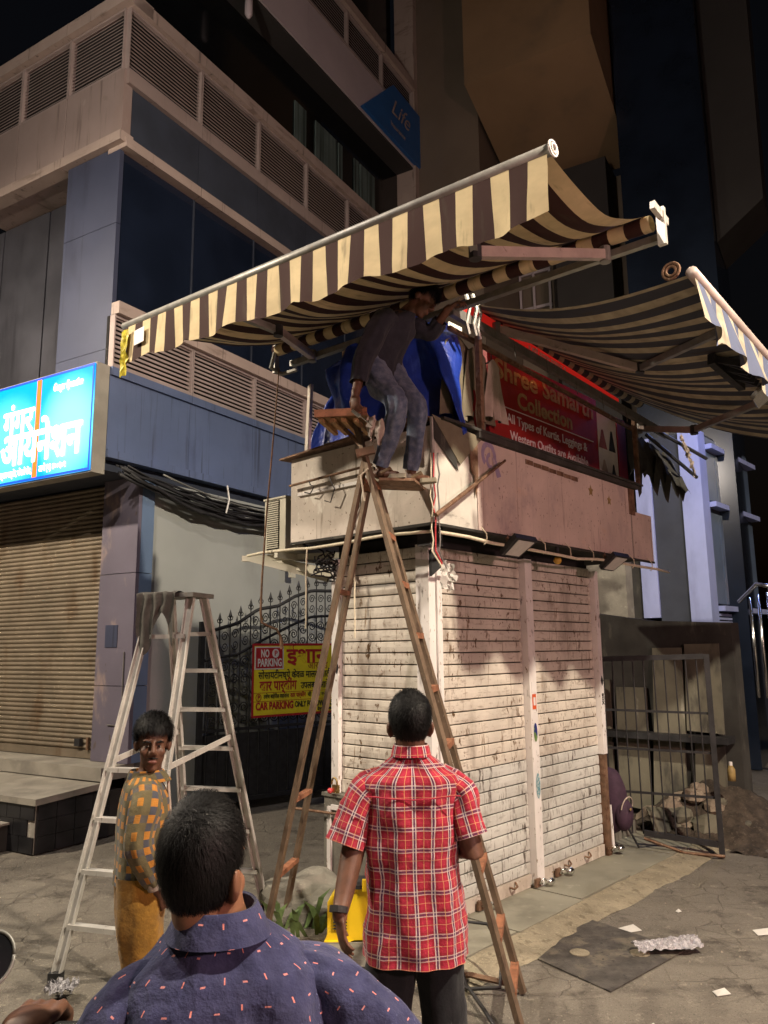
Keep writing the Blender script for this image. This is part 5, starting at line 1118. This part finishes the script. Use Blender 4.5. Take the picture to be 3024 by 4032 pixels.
def hair_obj(M, name, parent, base, n=2600, length=.045, lift=.008, fringe=.45, nape=-.62, seed=0, vol=(.0, .0), wid=.0032, messy=.28):
    rnd = random.Random(seed); mb = MB(); C = V((0, -.014, .042)); RR = V((.074, .097, .084))
    crown = V((.012, -.070, .062)).normalized()
    def ok(d):
        if d.y > .30: return d.z > fringe - .1 * abs(d.x)
        if d.y > -.22: return d.z > .02 + .7 * max(0, d.y) - .12 * (abs(d.x) > .8)
        return d.z > nape
    # cap
    cap = MB(); cap.ball((0, 0, 0), 1.0, 30, 22)
    keep = []; 
    for f in cap.f:
        c = sum((cap.v[i] for i in f), V((0, 0, 0))) / len(f)
        if ok(c.normalized()): keep.append(f)
    vs = []
    for p in cap.v:
        d = p.normalized(); k = .004 + vol[0] * max(0, d.z) + .004 * noise.noise(d * 4)
        q = C + V((d.x * (RR.x + k), d.y * (RR.y + k), d.z * (RR.z + k)))
        if d.z < -.15 and d.y < 0: q += V((0, .012, 0)) * (-d.z)
        vs.append(q)
    mb.add(vs, keep)
    k = 0
    while k < n:
        d = V((rnd.gauss(0, 1), rnd.gauss(0, 1), rnd.gauss(0, 1))).normalized()
        if not ok(d): continue
        k += 1
        root = C + V((d.x * RR.x, d.y * RR.y, d.z * RR.z)) + d * (.003 + vol[0] * max(0, d.z))
        nrm = V((d.x / RR.x, d.y / RR.y, d.z / RR.z)).normalized()
        fl = (d - crown); fl += V((0, .5 * vol[1] * (d.z > .3), -.55)); fl += V((rnd.gauss(0, messy), rnd.gauss(0, messy), rnd.gauss(0, messy))); lf = lift * (.3 + 1.9 * rnd.random() ** 2)
        fl = (fl - nrm * fl.dot(nrm)).normalized()
        Ln = length * (.6 + .7 * rnd.random()) * (1.0 if d.z > .1 else .62 if d.z > -.3 or d.y > -.2 else 1.15)
        side = fl.cross(nrm).normalized() * wid * (.6 + .8 * rnd.random())
        pts = []; 
        for j in range(4):
            t = j / 3; e = root + fl * Ln * t
            dd = e - C; m = math.sqrt((dd.x / RR.x) ** 2 + (dd.y / RR.y) ** 2 + (dd.z / RR.z) ** 2)
            if m < 1.02: e = C + dd / m * 1.02
            off = lf * (math.sin(t * 2.2) * 1.0 + .15) + vol[0] * max(0, d.z)
            dn = V((dd.x / RR.x ** 2, dd.y / RR.y ** 2, dd.z / RR.z ** 2)).normalized()
            sfc = C + dd / m if m > 1.0 else e
            pts.append(sfc + dn * (off + .003))
        v = []
        for j, p in enumerate(pts): w = 1 - .75 * (j / 3); v += [p - side * w, p + side * w]
        mb.add(v, [(0, 1, 3, 2), (2, 3, 5, 4), (4, 5, 7, 6)])
    mb.xf(M); mb.shifted(-base)
    return link(name, mb.mesh(name, m_hair, True), parent)
class Person(Thing):
    def __init__(s, label, base): super().__init__('person', label, 'person', base)
    def body(s, mb, voxel, material):
        mb.shifted(-s.base); return link('body', remeshed('body', mb, voxel, material), s.o)
def cloth_mat(name, builder, rough=.9, bump=.25, bsc=60):
    m, nt, b = _new(name); t = nt.nodes.new('ShaderNodeTexCoord'); sp = nt.nodes.new('ShaderNodeSeparateXYZ'); nt.links.new(t.outputs['UV'], sp.inputs[0])
    c = builder(nt, sp.outputs[0], sp.outputs[1], t.outputs['UV'])
    n = _ramp(nt, _noise(nt, _pos(nt), 26, 4), .25, .8); c = _mix(nt, _math(nt, 'MULTIPLY', n, .22), c, (.02, .02, .02))
    nt.links.new(c, b.inputs['Base Color']); b.inputs['Roughness'].default_value = rough; b.inputs['Specular IOR Level'].default_value = .15; b.inputs['Sheen Weight'].default_value = .15
    bp = nt.nodes.new('ShaderNodeBump'); bp.inputs['Strength'].default_value = bump * 1.6; bp.inputs['Distance'].default_value = .014
    nt.links.new(_math(nt, 'ADD', _noise(nt, _pos(nt), 14, 3), _math(nt, 'MULTIPLY', _noise(nt, _pos(nt), 220, 2), .12)), bp.inputs['Height']); nt.links.new(bp.outputs[0], b.inputs['Normal']); return m
def band(nt, x, period, centre, width):
    f = _math(nt, 'FRACT', _math(nt, 'DIVIDE', x, period)); return _math(nt, 'LESS_THAN', _math(nt, 'ABSOLUTE', _math(nt, 'SUBTRACT', f, centre)), width / 2)
def red_plaid(nt, x, y, uv):
    p = .068; q = .074; c = (.42, .028, .058)
    c = _mix(nt, _math(nt, 'MULTIPLY', band(nt, x, p, .5, .46), .45), c, (.22, .008, .02)); c = _mix(nt, _math(nt, 'MULTIPLY', band(nt, y, q, .5, .46), .45), c, (.22, .008, .02))
    c = _mix(nt, _math(nt, 'MULTIPLY', band(nt, x, p, .5, .09), .8), c, (.05, .04, .10)); c = _mix(nt, _math(nt, 'MULTIPLY', band(nt, y, q, .5, .09), .7), c, (.06, .04, .10))
    for ce in (.42, .58):
        c = _mix(nt, _math(nt, 'MULTIPLY', band(nt, x, p, ce, .06), .75), c, (.66, .62, .58)); c = _mix(nt, _math(nt, 'MULTIPLY', band(nt, y, q, ce, .05), .55), c, (.66, .6, .56))
    c = _mix(nt, _math(nt, 'MULTIPLY', band(nt, x, p, .0 + .02, .035), .7), c, (.72, .42, .16)); c = _mix(nt, _math(nt, 'MULTIPLY', band(nt, y, q, .02, .03), .6), c, (.72, .38, .2)); return c
def boy_plaid(nt, x, y, uv):
    p = .058; c = (.125, .105, .052)
    c = _mix(nt, _math(nt, 'MULTIPLY', band(nt, x, p * 2, .25, .22), .8), c, (.055, .065, .10)); c = _mix(nt, _math(nt, 'MULTIPLY', band(nt, y, p * 2, .25, .22), .55), c, (.065, .07, .10))
    sq = _math(nt, 'MULTIPLY', band(nt, x, p, .5, .46), band(nt, y, p, .5, .50)); c = _mix(nt, _math(nt, 'MULTIPLY', sq, .9), c, (.50, .21, .028))
    c = _mix(nt, _math(nt, 'MULTIPLY', _math(nt, 'MULTIPLY', sq, band(nt, y, p * .11, .5, .4)), .3), c, (.3, .12, .02)); return c
def dash_print(nt, x, y, uv):
    p = .040; c = _mix(nt, _ramp(nt, _noise(nt, uv, 30, 3), .3, .7), (.034, .038, .094), (.050, .055, .125))
    def dash(px, py, l, w): return _math(nt, 'MULTIPLY', band(nt, px, p * 2, .5, l / (2 * p)), band(nt, py, p, .5, w / p))
    row = _math(nt, 'MULTIPLY', _math(nt, 'FLOOR', _math(nt, 'DIVIDE', y, p)), p * .73); xs = _math(nt, 'ADD', x, row)
    a = dash(xs, y, .0028, .009); row2 = _math(nt, 'ADD', xs, p); b2 = dash(row2, _math(nt, 'ADD', y, p * .1), .009, .0028)
    c = _mix(nt, _math(nt, 'MULTIPLY', a, .9), c, (.78, .27, .22)); return _mix(nt, _math(nt, 'MULTIPLY', b2, .9), c, (.72, .29, .27))
m_plaid_red = cloth_mat('red_plaid_cotton', red_plaid, .9, .5); m_plaid_boy = cloth_mat('orange_check_flannel', boy_plaid, .9, .5); m_dash = cloth_mat('violet_dash_print_cotton', dash_print, .9, .55)
def solid(col, c2, sc=18): return lambda nt, x, y, uv: _mix(nt, _ramp(nt, _noise(nt, _pos(nt), sc, 5), .32, .7), col, c2)
m_navy_trs = cloth_mat('black_trousers_cloth', solid((.008, .009, .012), (.014, .015, .019))); m_mustard = cloth_mat('mustard_denim', solid((.20, .105, .016), (.30, .16, .028), 12), .9, .5)
m_jeans = cloth_mat('faded_blue_denim', solid((.085, .115, .19), (.19, .225, .30), 20), .9, .4); m_charcoal = cloth_mat('charcoal_cotton', solid((.022, .023, .032), (.034, .035, .047)))
m_shoe = mat('dusty_sandal', (.16, .11, .06), .8, 0, .3, 20, (), .2); m_sole = mat('pale_sole', (.30, .27, .20), .85, 0, .2, 20)
m_eye = mat('eye_white', (.20, .17, .145), .25, 0, .02, 9, (), 0); m_iris = mat('dark_iris', (.012, .008, .006), .15, 0, .05, 9, (), 0); m_lip = mat('dark_lip', (.16, .06, .045), .5, 0, .1, 30, (), 0)
X, Y, Z = V((1, 0, 0)), V((0, 1, 0)), V((0, 0, 1))

# ------------------------------------------------------------------ man in the red plaid shirt, seen from behind
P = Person('man in a red plaid short sleeved shirt and black trousers seen from behind', (.10, 3.2, 0))
bx = .098; by = 3.2
hM = frame3((bx - .003, by + .004, 1.585), (-.05, 1, .10), (0, -.10, 1)) @ Matrix.Diagonal((1, 1, 1.12, 1))
b = MB(); head_mb(b, hM); b.tube([(bx, by - .01, 1.58), (bx, by - .005, 1.50), (bx, by, 1.42)], [.056, .055, .07], 14)
garment_loft(b, [(V((bx, by, .80)), X, Y, .15, .10), (V((bx, by, 1.05)), X, Y, .15, .095), (V((bx, by, 1.33)), X, Y, .17, .10), (V((bx, by, 1.44)), X, Y, .10, .07)], 20, 3, 1, 0, caps=True)
b.tube([(bx - .16, by, 1.40), (-.135, 3.15, 1.13), (-.165, 3.07, 1.0), (-.178, 3.02, .945)], [.05, .046, .036, .027], 12); hand_mb(b, (-.176, 3.025, .955), (.12, -.14, -1), (-.9, -.35, 0), 16, 1.0, 1)
b.tube([(bx + .16, by, 1.40), (.325, 3.15, 1.13), (.26, 3.33, 1.10), (.17, 3.42, 1.14)], [.05, .046, .038, .028], 12); hand_mb(b, (.18, 3.41, 1.14), (-.8, .5, .2), (.4, .8, .3), 35, 1.0, 1)
for s in (-1, 1): b.tube([(bx + s * .09, by, .86), (bx + s * .10, by + .02, .48), (bx + s * .105, by, .07)], [.075, .05, .04], 12)
P.body(b, .007, m_skin_d)
hair_obj(hM, 'hair', P.o, P.base, 11000, .034, .005, .45, -.92, 4, (.006, .3), .0009, .25)
sh = MB()
garment_loft(sh, [(V((bx + .006, by, .752)), X, Y, .200, .150), (V((bx + .006, by, .90)), X, Y, .190, .145), (V((bx, by, 1.06)), X, Y, .176, .132), (V((bx, by, 1.20)), X, Y, .182, .128), (V((bx, by, 1.33)), X, Y, .198, .125), (V((bx, by - .005, 1.395)), X, Y, .192, .112), (V((bx, by - .005, 1.440)), X, Y, .132, .092), (V((bx, by, 1.478)), X, Y, .085, .074), (V((bx, by, 1.495)), X, Y, .066, .066)], 72, 7, 1.15, .015, 3, .25, 2.4, folds=.006)
P.part('shirt', sh, m_plaid_red, smooth=True)
for s, path in ((-1, [(bx - .10, by, 1.392), (bx - .185, by - .015, 1.345), (-.135, 3.165, 1.25), (-.165, 3.145, 1.165)]), (1, [(bx + .10, by, 1.392), (bx + .185, by - .01, 1.345), (.305, 3.165, 1.26), (.325, 3.15, 1.19)])):
    P.part('sleeve', garment_loft(MB(), tube_keys(path, [.060, .068, .066, .068], Y), 36, 6, .46, .012, s * 3, .0, 2.1, folds=.004), m_plaid_red, smooth=True)
co = garment_loft(MB(), [(V((bx, by, 1.488)), X, Y, .062, .064), (V((bx, by - .004, 1.522)), X, Y, .063, .066), (V((bx, by - .006, 1.526)), X, Y, .069, .072), (V((bx, by - .006, 1.485)), X, Y, .080, .082)], 40, 4, .5, .002, 5, .25); P.part('collar', co, m_plaid_red, smooth=True)
P.part('yoke_seam', MB().tube([(bx + .19 * math.cos(t), by - .118 - .012 * math.sin(t), 1.345 + .006 * math.sin(3 * t)) for t in [math.pi * (.1 + .8 * i / 20) for i in range(21)]], .0025, 5), m_plaid_red)
for s in (-1, 1):
    P.part('trouser_leg', garment_loft(MB(), tube_keys([(bx + s * .082, by, .90), (bx + s * .090, by, .74), (bx + s * .108, by + .015, .46), (bx + s * .115, by, .09)], [.090, .094, .082, .078], X), 32, 8, .6, .010, s * 7, 0, 2.1, folds=.003), m_navy_trs, smooth=True)
    so = MB().ball((0, 0, 0), 1, 14, 8); so.v = [V((bx + s * .115 + p.x * .045, by + .06 + p.y * .13, .045 + p.z * .045)) for p in so.v]; P.part('shoe', so, m_black, smooth=True)
P.part('wristband', MB().tube([(-.178, 3.02, .985), (-.180, 3.012, .965)], .034, 14), m_black)
eb = frame3((bx, by, 0), (0, 1, 0), (0, 0, 1))

# ------------------------------------------------------------------ man in the violet printed shirt, close to the camera
P = Person('man in a violet shirt with pink dashes seen from behind at the bottom', (-.32, 1.62, 0))
hM = frame3((-.350, 1.588, 1.468), (.32, .93, .06), (.0, -.06, 1)) @ Matrix.Diagonal((.86, .90, 1.15, 1))
b = MB(); head_mb(b, hM, .95); b.tube([(-.340, 1.598, 1.47), (-.330, 1.608, 1.41), (-.32, 1.615, 1.33)], [.050, .053, .07], 14)
R_ = V((.95, .28, 0)).normalized(); F_ = V((-.28, .95, 0)).normalized(); c0 = V((-.315, 1.615, 0))
def PT(r, f, z): return c0 + R_ * r + F_ * f + Z * z
garment_loft(b, [(PT(0, 0, .85), R_, F_, .15, .10), (PT(0, 0, 1.1), R_, F_, .15, .10), (PT(0, 0, 1.27), R_, F_, .17, .10), (PT(0, 0, 1.36), R_, F_, .10, .07)], 20, 3, 1, 0, caps=True)
b.tube([PT(.15, 0, 1.27), PT(.24, -.04, 1.19), PT(.34, -.095, 1.12), PT(.24, .06, 1.0), PT(.14, .12, .97)], [.04, .04, .04, .034, .028], 12); hand_mb(b, PT(.15, .115, .97), R_ * -1 + Z * -.2, F_ * .6 + Z * .6, 30, 1, -1)
b.tube([PT(-.14, 0, 1.25), PT(-.205, -.03, 1.17), PT(-.235, -.05, 1.06), PT(-.24, .04, .84), PT(-.235, .07, .80)], [.034, .036, .038, .034, .027], 12); hand_mb(b, PT(-.235, .065, .81), V((0, .15, -1)), R_ * -1, 25, 1, 1)
for s in (-1, 1): b.tube([PT(s * .09, 0, .86), PT(s * .10, .02, .46), PT(s * .10, 0, .07)], [.075, .05, .04], 12)
P.body(b, .006, m_skin)
hair_obj(hM, 'hair', P.o, P.base, 30000, .050, .006, .45, -.96, 9, (.006, .4), .00055, .30)
sh = MB()
garment_loft(sh, [(PT(0, 0, .78), R_, F_, .20, .14), (PT(0, 0, .95), R_, F_, .195, .135), (PT(0, 0, 1.12), R_, F_, .20, .13), (PT(0, -.01, 1.22), R_, F_, .208, .128), (PT(0, -.012, 1.285), R_, F_, .192, .116), (PT(0, -.008, 1.335), R_, F_, .138, .093), (PT(0, 0, 1.372), R_, F_, .095, .078), (PT(0, 0, 1.392), R_, F_, .070, .070)], 88, 8, 1.10, .015, 13, .25, 2.4, folds=.004)
P.part('shirt', sh, m_dash, smooth=True)
P.part('sleeve', garment_loft(MB(), tube_keys([PT(.06, -.01, 1.30), PT(.135, -.012, 1.285), PT(.20, -.022, 1.25), PT(.265, -.05, 1.195), PT(.335, -.09, 1.125), PT(.345, -.10, 1.105)], [.038, .050, .064, .070, .067, .064], F_), 44, 8, .5, .008, 21, .1, 2.1, folds=.003), m_dash, smooth=True)
P.part('sleeve', garment_loft(MB(), tube_keys([PT(-.06, -.01, 1.30), PT(-.135, -.012, 1.285), PT(-.19, -.02, 1.24), PT(-.222, -.035, 1.15), PT(-.238, -.05, 1.06)], [.038, .050, .062, .068, .066], F_), 44, 8, .5, .008, 25, .1, 2.1, folds=.004), m_dash, smooth=True)
P.part('forearm_sleeve', garment_loft(MB(), tube_keys([PT(.35, -.105, 1.13), PT(.29, -.02, 1.055), PT(.235, .06, 1.0)], [.066, .056, .048], F_), 32, 6, .4, .006, 31, 0, 2.1), m_dash, smooth=True)
cn = V((-.326, 1.606, 0))
P.part('collar', garment_loft(MB(), [(cn + Z * 1.385, R_, F_, .066, .070), (cn + Z * 1.418 + F_ * -.004, R_, F_, .064, .068), (cn + Z * 1.424 + F_ * -.006, R_, F_, .069, .073), (cn + Z * 1.420 + F_ * -.008, R_, F_, .075, .079), (cn + Z * 1.372 + F_ * -.008, R_, F_, .100, .100)], 56, 5, .5, .0015, 5, .25), m_dash, smooth=True)
P.part('yoke_seam', MB().tube([c0 + R_ * (.206 * math.cos(t)) + F_ * (-.010 - .128 * abs(math.sin(t)) ** .85) + Z * 1.205 for t in [math.pi * (.08 + .84 * i / 30) for i in range(31)]], .0022, 5), m_dash)
for s in (-1, 1): P.part('trouser_leg', garment_loft(MB(), tube_keys([PT(s * .10, 0, .92), PT(s * .10, 0, .74), PT(s * .108, .015, .46), PT(s * .115, 0, .02)], [.118, .104, .082, .078], R_), 28, 6, .6, .008, s * 7, 0, 2.1), m_navy_trs, smooth=True)

# ------------------------------------------------------------------ youth in the orange checked shirt looking back at the camera
KS = 3.8 / 3.45
def Q(x, y, z): return V((x * KS, y * KS, 1.9 + (z - 1.9) * KS))
bc = Q(-.985, 3.31, 0); P = Person('youth in an orange checked shirt and mustard trousers looking back over his shoulder', (bc.x, bc.y, 0))
hc = Q(-.960, 3.31, 1.518); hM = frame3(hc, (.32, -1, -.05), (.02, .05, 1)) @ Matrix.Diagonal((.90, .92, .96, 1))
b = MB(); head_mb(b, hM, .85); nb = Q(-.985, 3.32, 1.392)
b.tube([hc + V((-.005, .01, -.04)), hc + V((-.012, .02, -.10)), nb + V((0, 0, -.02))], [.050, .048, .06], 14)
R_ = V((.35, -.94, 0)).normalized(); F_ = V((.94, .35, 0)).normalized()     # he faces right, his right shoulder towards the camera
c0 = V((bc.x, bc.y, 0))
def PT(r, f, z): return c0 + R_ * r + F_ * f + Z * z
garment_loft(b, [(PT(0, 0, .78), R_, F_, .13, .085), (PT(0, 0, 1.0), R_, F_, .13, .085), (PT(0, 0, 1.2), R_, F_, .14, .085), (PT(0, 0, 1.32), R_, F_, .08, .06)], 20, 3, 1, 0, caps=True)
aR = [PT(.155, 0, 1.285), PT(.185, -.03, 1.10), PT(.175, .01, 1.02), PT(.17, .065, .92)]
b.tube(aR, [.042, .038, .034, .026], 12); hand_mb(b, aR[-1] + V((0, 0, .02)), F_ * .45 + Z * -1, R_, 30, .95, 1)
aL = [PT(-.155, 0, 1.285), PT(-.18, .05, 1.08), PT(-.15, .16, .95)]; b.tube(aL, [.042, .038, .026], 12); hand_mb(b, aL[-1], F_ * .8 + Z * -.6, R_ * -1, 30, .95, -1)
for s in (-1, 1): b.tube([PT(s * .08, 0, .80), PT(s * .085, .02, .44), PT(s * .09, 0, .07)], [.065, .045, .036], 12)
P.body(b, .006, m_skin_d)
hair_obj(hM, 'hair', P.o, P.base, 9000, .042, .011, .50, -.60, 5, (.014, .9), .0011, .38)
for s in (-1, 1):
    e = P.part('eye', MB().ball((0, 0, 0), 1, 12, 8).xf(hM @ Matrix.Translation((s * .029, .0805, .010)) @ Matrix.Diagonal((.0095, .0080, .0029, 1))), m_eye, smooth=True)
    P.part('iris', MB().ball((0, 0, 0), 1, 10, 8).xf(hM @ Matrix.Translation((s * .029 + .002, .0880, .0105)) @ Matrix.Diagonal((.0058, .0045, .0062, 1))), m_iris, e, smooth=True)
    P.part('eyebrow', MB().tube([(s * .048, .079, .027), (s * .032, .092, .034), (s * .014, .095, .029)], [.003, .0048, .004], 6).xf(hM), m_hair)
P.part('lips', MB().ball((0, .0965, -.0575), (.022, .0085, .0085), 14, 8).xf(hM), m_lip, smooth=True)
P.part('moustache', MB().tube([(-.026, .092, -.044), (0, .104, -.039), (.026, .092, -.044)], [.002, .004, .002], 6).xf(hM), m_hair)
sh = MB()
garment_loft(sh, [(PT(0, 0, .905), R_, F_, .158, .118), (PT(0, .0, 1.02), R_, F_, .158, .112), (PT(0, .0, 1.16), R_, F_, .166, .110), (PT(0, 0, 1.26), R_, F_, .172, .102), (PT(0, -.004, 1.315), R_, F_, .125, .080), (PT(0, .0, 1.348), R_, F_, .075, .064), (PT(0, .005, 1.362), R_, F_, .058, .056)], 64, 7, .92, .008, 17, .25, 2.3, folds=.003)
P.part('shirt', sh, m_plaid_boy, smooth=True)
P.part('sleeve', garment_loft(MB(), tube_keys([PT(.095, 0, 1.30), PT(.165, -.005, 1.24), PT(.195, -.03, 1.10), PT(.185, .02, .99), PT(.175, .045, .945)], [.062, .066, .060, .054, .046], F_), 40, 7, .40, .008, 23, .1, 2.1, folds=.003), m_plaid_boy, smooth=True)
P.part('cuff', garment_loft(MB(), tube_keys([PT(.176, .042, .962), PT(.172, .058, .925)], [.047, .045], F_), 28, 3, .3, .002, 3), m_cloth_beige, smooth=True)
P.part('sleeve', garment_loft(MB(), tube_keys([PT(-.095, 0, 1.30), PT(-.165, 0, 1.24), PT(-.185, .05, 1.08), PT(-.16, .13, .985)], [.062, .064, .058, .048], F_), 32, 6, .40, .008, 29, .1, 2.1), m_plaid_boy, smooth=True)
P.part('collar', garment_loft(MB(), [(nb + Z * .0, R_, F_, .055, .056), (nb + Z * .028, R_, F_, .060, .064), (nb + Z * .033, R_, F_, .068, .073), (nb + Z * -.012 + F_ * .012, R_, F_, .088, .098)], 40, 4, .45, .003, 5, .25), m_plaid_boy, smooth=True)
P.part('placket', MB().tube([PT(.0, .100, 1.32), PT(.0, .116, 1.16), PT(0, .118, .95)], .007, 6), m_cloth_beige)
for s in (-1, 1):
    P.part('trouser_leg', garment_loft(MB(), tube_keys([PT(s * .07, 0, .95), PT(s * .078, 0, .76), PT(s * .085, .02, .45), PT(s * .09, 0, .09)], [.108, .098, .078, .068], F_), 36, 8, .55, .012, s * 11, 0, 2.1, folds=.004), m_mustard, smooth=True)
    so = MB().ball((0, 0, 0), 1, 14, 8); so.v = [PT(s * .09 + p.x * .045, .06 + p.y * .125, .045 + p.z * .045) for p in so.v]; P.part('shoe', so, m_shoe, smooth=True)

# ------------------------------------------------------------------ worker on the stepladder
P = Person('worker in a charcoal shirt and faded jeans bending on top of the iron stepladder', (.08, 5.15, 3.0))
hc = V((.285, 5.17, 4.325)); hM = frame3(hc, (.72, -.30, -.62), (.5, -.05, .86))
pel, wai, che, nek = V((-.02, 5.19, 3.80)), V((.0, 5.19, 3.95)), V((.07, 5.19, 4.13)), V((.17, 5.18, 4.245))
SD = V((.50, .86, .12)).normalized()      # across the shoulders: left (near) to right (far)
tF = V((.80, -.42, -.42)).normalized()
b = MB(); head_mb(b, hM); b.tube([hc + V((-.03, .0, -.02)), nek + V((.02, 0, .01)), che + V((.04, 0, .05))], [.052, .054, .065], 12)
garment_loft(b, [(pel, SD, tF, .14, .10), (wai, SD, tF, .14, .10), (che, SD, tF, .16, .10), (nek, SD, tF, .08, .06)], 20, 3, 1, 0, caps=True)
shL = che - SD * .165 + V((.03, 0, .03)); shR = che + SD * .16 + V((.05, 0, .06))
eL, wL = V((-.135, 4.92, 3.775)), V((-.180, 4.875, 3.535)); b.tube([shL, eL, wL], [.05, .043, .028], 12); hand_mb(b, wL + V((0, 0, .01)), V((.03, .0, -1)), V((-.5, -.8, 0)), 38, 1.02, 1)
eR, wR = V((.36, 5.30, 4.15)), V((.47, 5.16, 4.265)); b.tube([shR, eR, wR], [.05, .043, .028], 12); hand_mb(b, wR, V((.7, -.3, .35)), V((.3, -.4, .8)), 42, 1.02, -1)
hL, hR, kL, kR, aL_, aR_ = V((-.075, 5.10, 3.78)), V((.055, 5.28, 3.83)), V((.090, 4.89, 3.47)), V((.225, 5.06, 3.50)), V((-.020, 5.06, 3.09)), V((.190, 5.20, 3.09))
for h, k, a in ((hL, kL, aL_), (hR, kR, aR_)): b.tube([h, k, a], [.075, .052, .036], 12)
for a in (aL_, aR_):
    b.tube([a + V((-.03, .03, -.03)), a + V((.04, -.03, -.05)), a + V((.12, -.06, -.062))], [.034, .034, .024], 10)
P.body(b, .007, m_skin_d)
hair_obj(hM, 'hair', P.o, P.base, 7000, .045, .010, .40, -.58, 8, (.016, .6), .0012)
P.part('shirt', garment_loft(MB(), [(pel + V((-.01, 0, -.10)), SD, tF, .165, .130), (pel + V((0, 0, .02)), SD, tF, .162, .128), (wai, SD, tF, .165, .130), (wai.lerp(che, .55), SD, tF, .182, .130), (che + V((.02, 0, .02)), SD, tF, .190, .122), (che.lerp(nek, .6), SD, tF, .135, .092), (nek + V((.01, 0, .01)), SD, tF, .066, .066)], 56, 7, 1, .012, 41, .25, 2.3, folds=.006), m_charcoal, smooth=True)
P.part('sleeve', garment_loft(MB(), tube_keys([shL + SD * .06, shL + V((-.01, -.01, -.01)), shL.lerp(eL, .55) + V((-.01, 0, 0)), eL, eL.lerp(wL, .62)], [.075, .078, .072, .064, .052], SD), 36, 6, .5, .011, 43, .1, 2.1, folds=.005), m_charcoal, smooth=True)
P.part('sleeve', garment_loft(MB(), tube_keys([shR - SD * .06, shR, shR.lerp(eR, .55), eR, eR.lerp(wR, .5)], [.075, .076, .070, .060, .05], SD), 36, 6, .5, .011, 47, .1, 2.1, folds=.005), m_charcoal, smooth=True)
for h, k, a, sd in ((hL, kL, aL_, 1), (hR, kR, aR_, 5)):
    P.part('jean_leg', garment_loft(MB(), tube_keys([h + V((-.02, .02, .06)), h.lerp(k, .45), k + V((.005, -.008, .0)), k.lerp(a, .5) + V((.01, .01, 0)), a + V((0, 0, .02))], [.104, .088, .072, .060, .055], SD), 36, 8, .5, .012, sd, .1, 2.1, folds=.005), m_jeans, smooth=True)
    so = MB().prism([a + V(p) for p in ((-.06, .07, -.085), (-.02, .02, -.085), (.07, -.08, -.085), (.16, -.10, -.085), (.17, -.05, -.085), (.06, .03, -.085), (.0, .09, -.085))], (0, 0, .028)); s1 = P.part('sandal', so, m_sole)
    P.part('strap', MB().tube([a + V((.0, -.05, -.05)), a + V((.06, -.05, -.015)), a + V((.09, .01, -.05))], .014, 8), m_shoe, s1)
bt = Thing('glove_pair', 'pale knotted work gloves dangling from the stepladder shelf', 'gloves', (-.06, 4.93, 3.45))
for k in range(2): bt.part('glove', MB().grid(lambda a, b: Vector((-.075 + .05 * k + .05 * (a - .5) * (1 + .5 * math.sin(b * 5)) + .012 * noise.noise((a * 4, b * 6, k)), 4.90 - .02 * k + .02 * math.sin(a * 6 + b * 4), 3.40 - .03 * k - .17 * b + .012 * noise.noise((a * 5, b * 3, k + 4)))), 8, 12), m_cloth_beige, smooth=True)
single('screwdriver', 'screwdriver with a bright blade held in the worker left hand', 'screwdriver', MB().tube([(-.20, 4.865, 3.43), (-.15, 4.855, 3.39), (-.145, 4.855, 3.388), (-.07, 4.845, 3.32)], [.014, .014, .005, .004], 8), m_chrome, (-.17, 4.86, 3.4))
# ------------------------------------------------------------------ rider's hand on the motorcycle grip
P = Person('brown fist of a rider gripping the motorcycle handlebar at bottom left corner', (-.72, 1.6, 1.0))
b = MB(); kc = V((-.70, 1.745, 1.062))
UP8 = V((0, 0, .08)); b.tube([(-.745, 1.50, .78), (-.735, 1.58, .93), (-.725, 1.645, 1.005)], [.05, .042, .032], 12)
t = MB(); t.ball((-.712, 1.675, 1.105), (.046, .055, .026), 14, 10)
for i in range(4):
    x = -.668 - .023 * i
    t.tube([(x, 1.69, 1.108), (x - .002, 1.745, 1.108), (x - .004, 1.788, 1.075), (x - .004, 1.78, 1.035), (x - .004, 1.75, 1.025)], [.013, .0125, .0115, .0105, .009], 8)
t.tube([(-.668, 1.655, 1.09), (-.645, 1.69, 1.06), (-.65, 1.735, 1.028)], [.014, .012, .010], 8)
t.v = [p + V((0, 0, 0)) for p in t.v]; b.add(t.v, t.f); b.v = [p + UP8 for p in b.v]; P.body(b, .0055, m_skin_d)
P.part('sleeve_cuff', garment_loft(MB(), tube_keys([(-.75, 1.46, .80), (-.742, 1.53, .92)], [.062, .056], X), 28, 4, .4, .006, 3), m_navy_trs, smooth=True)
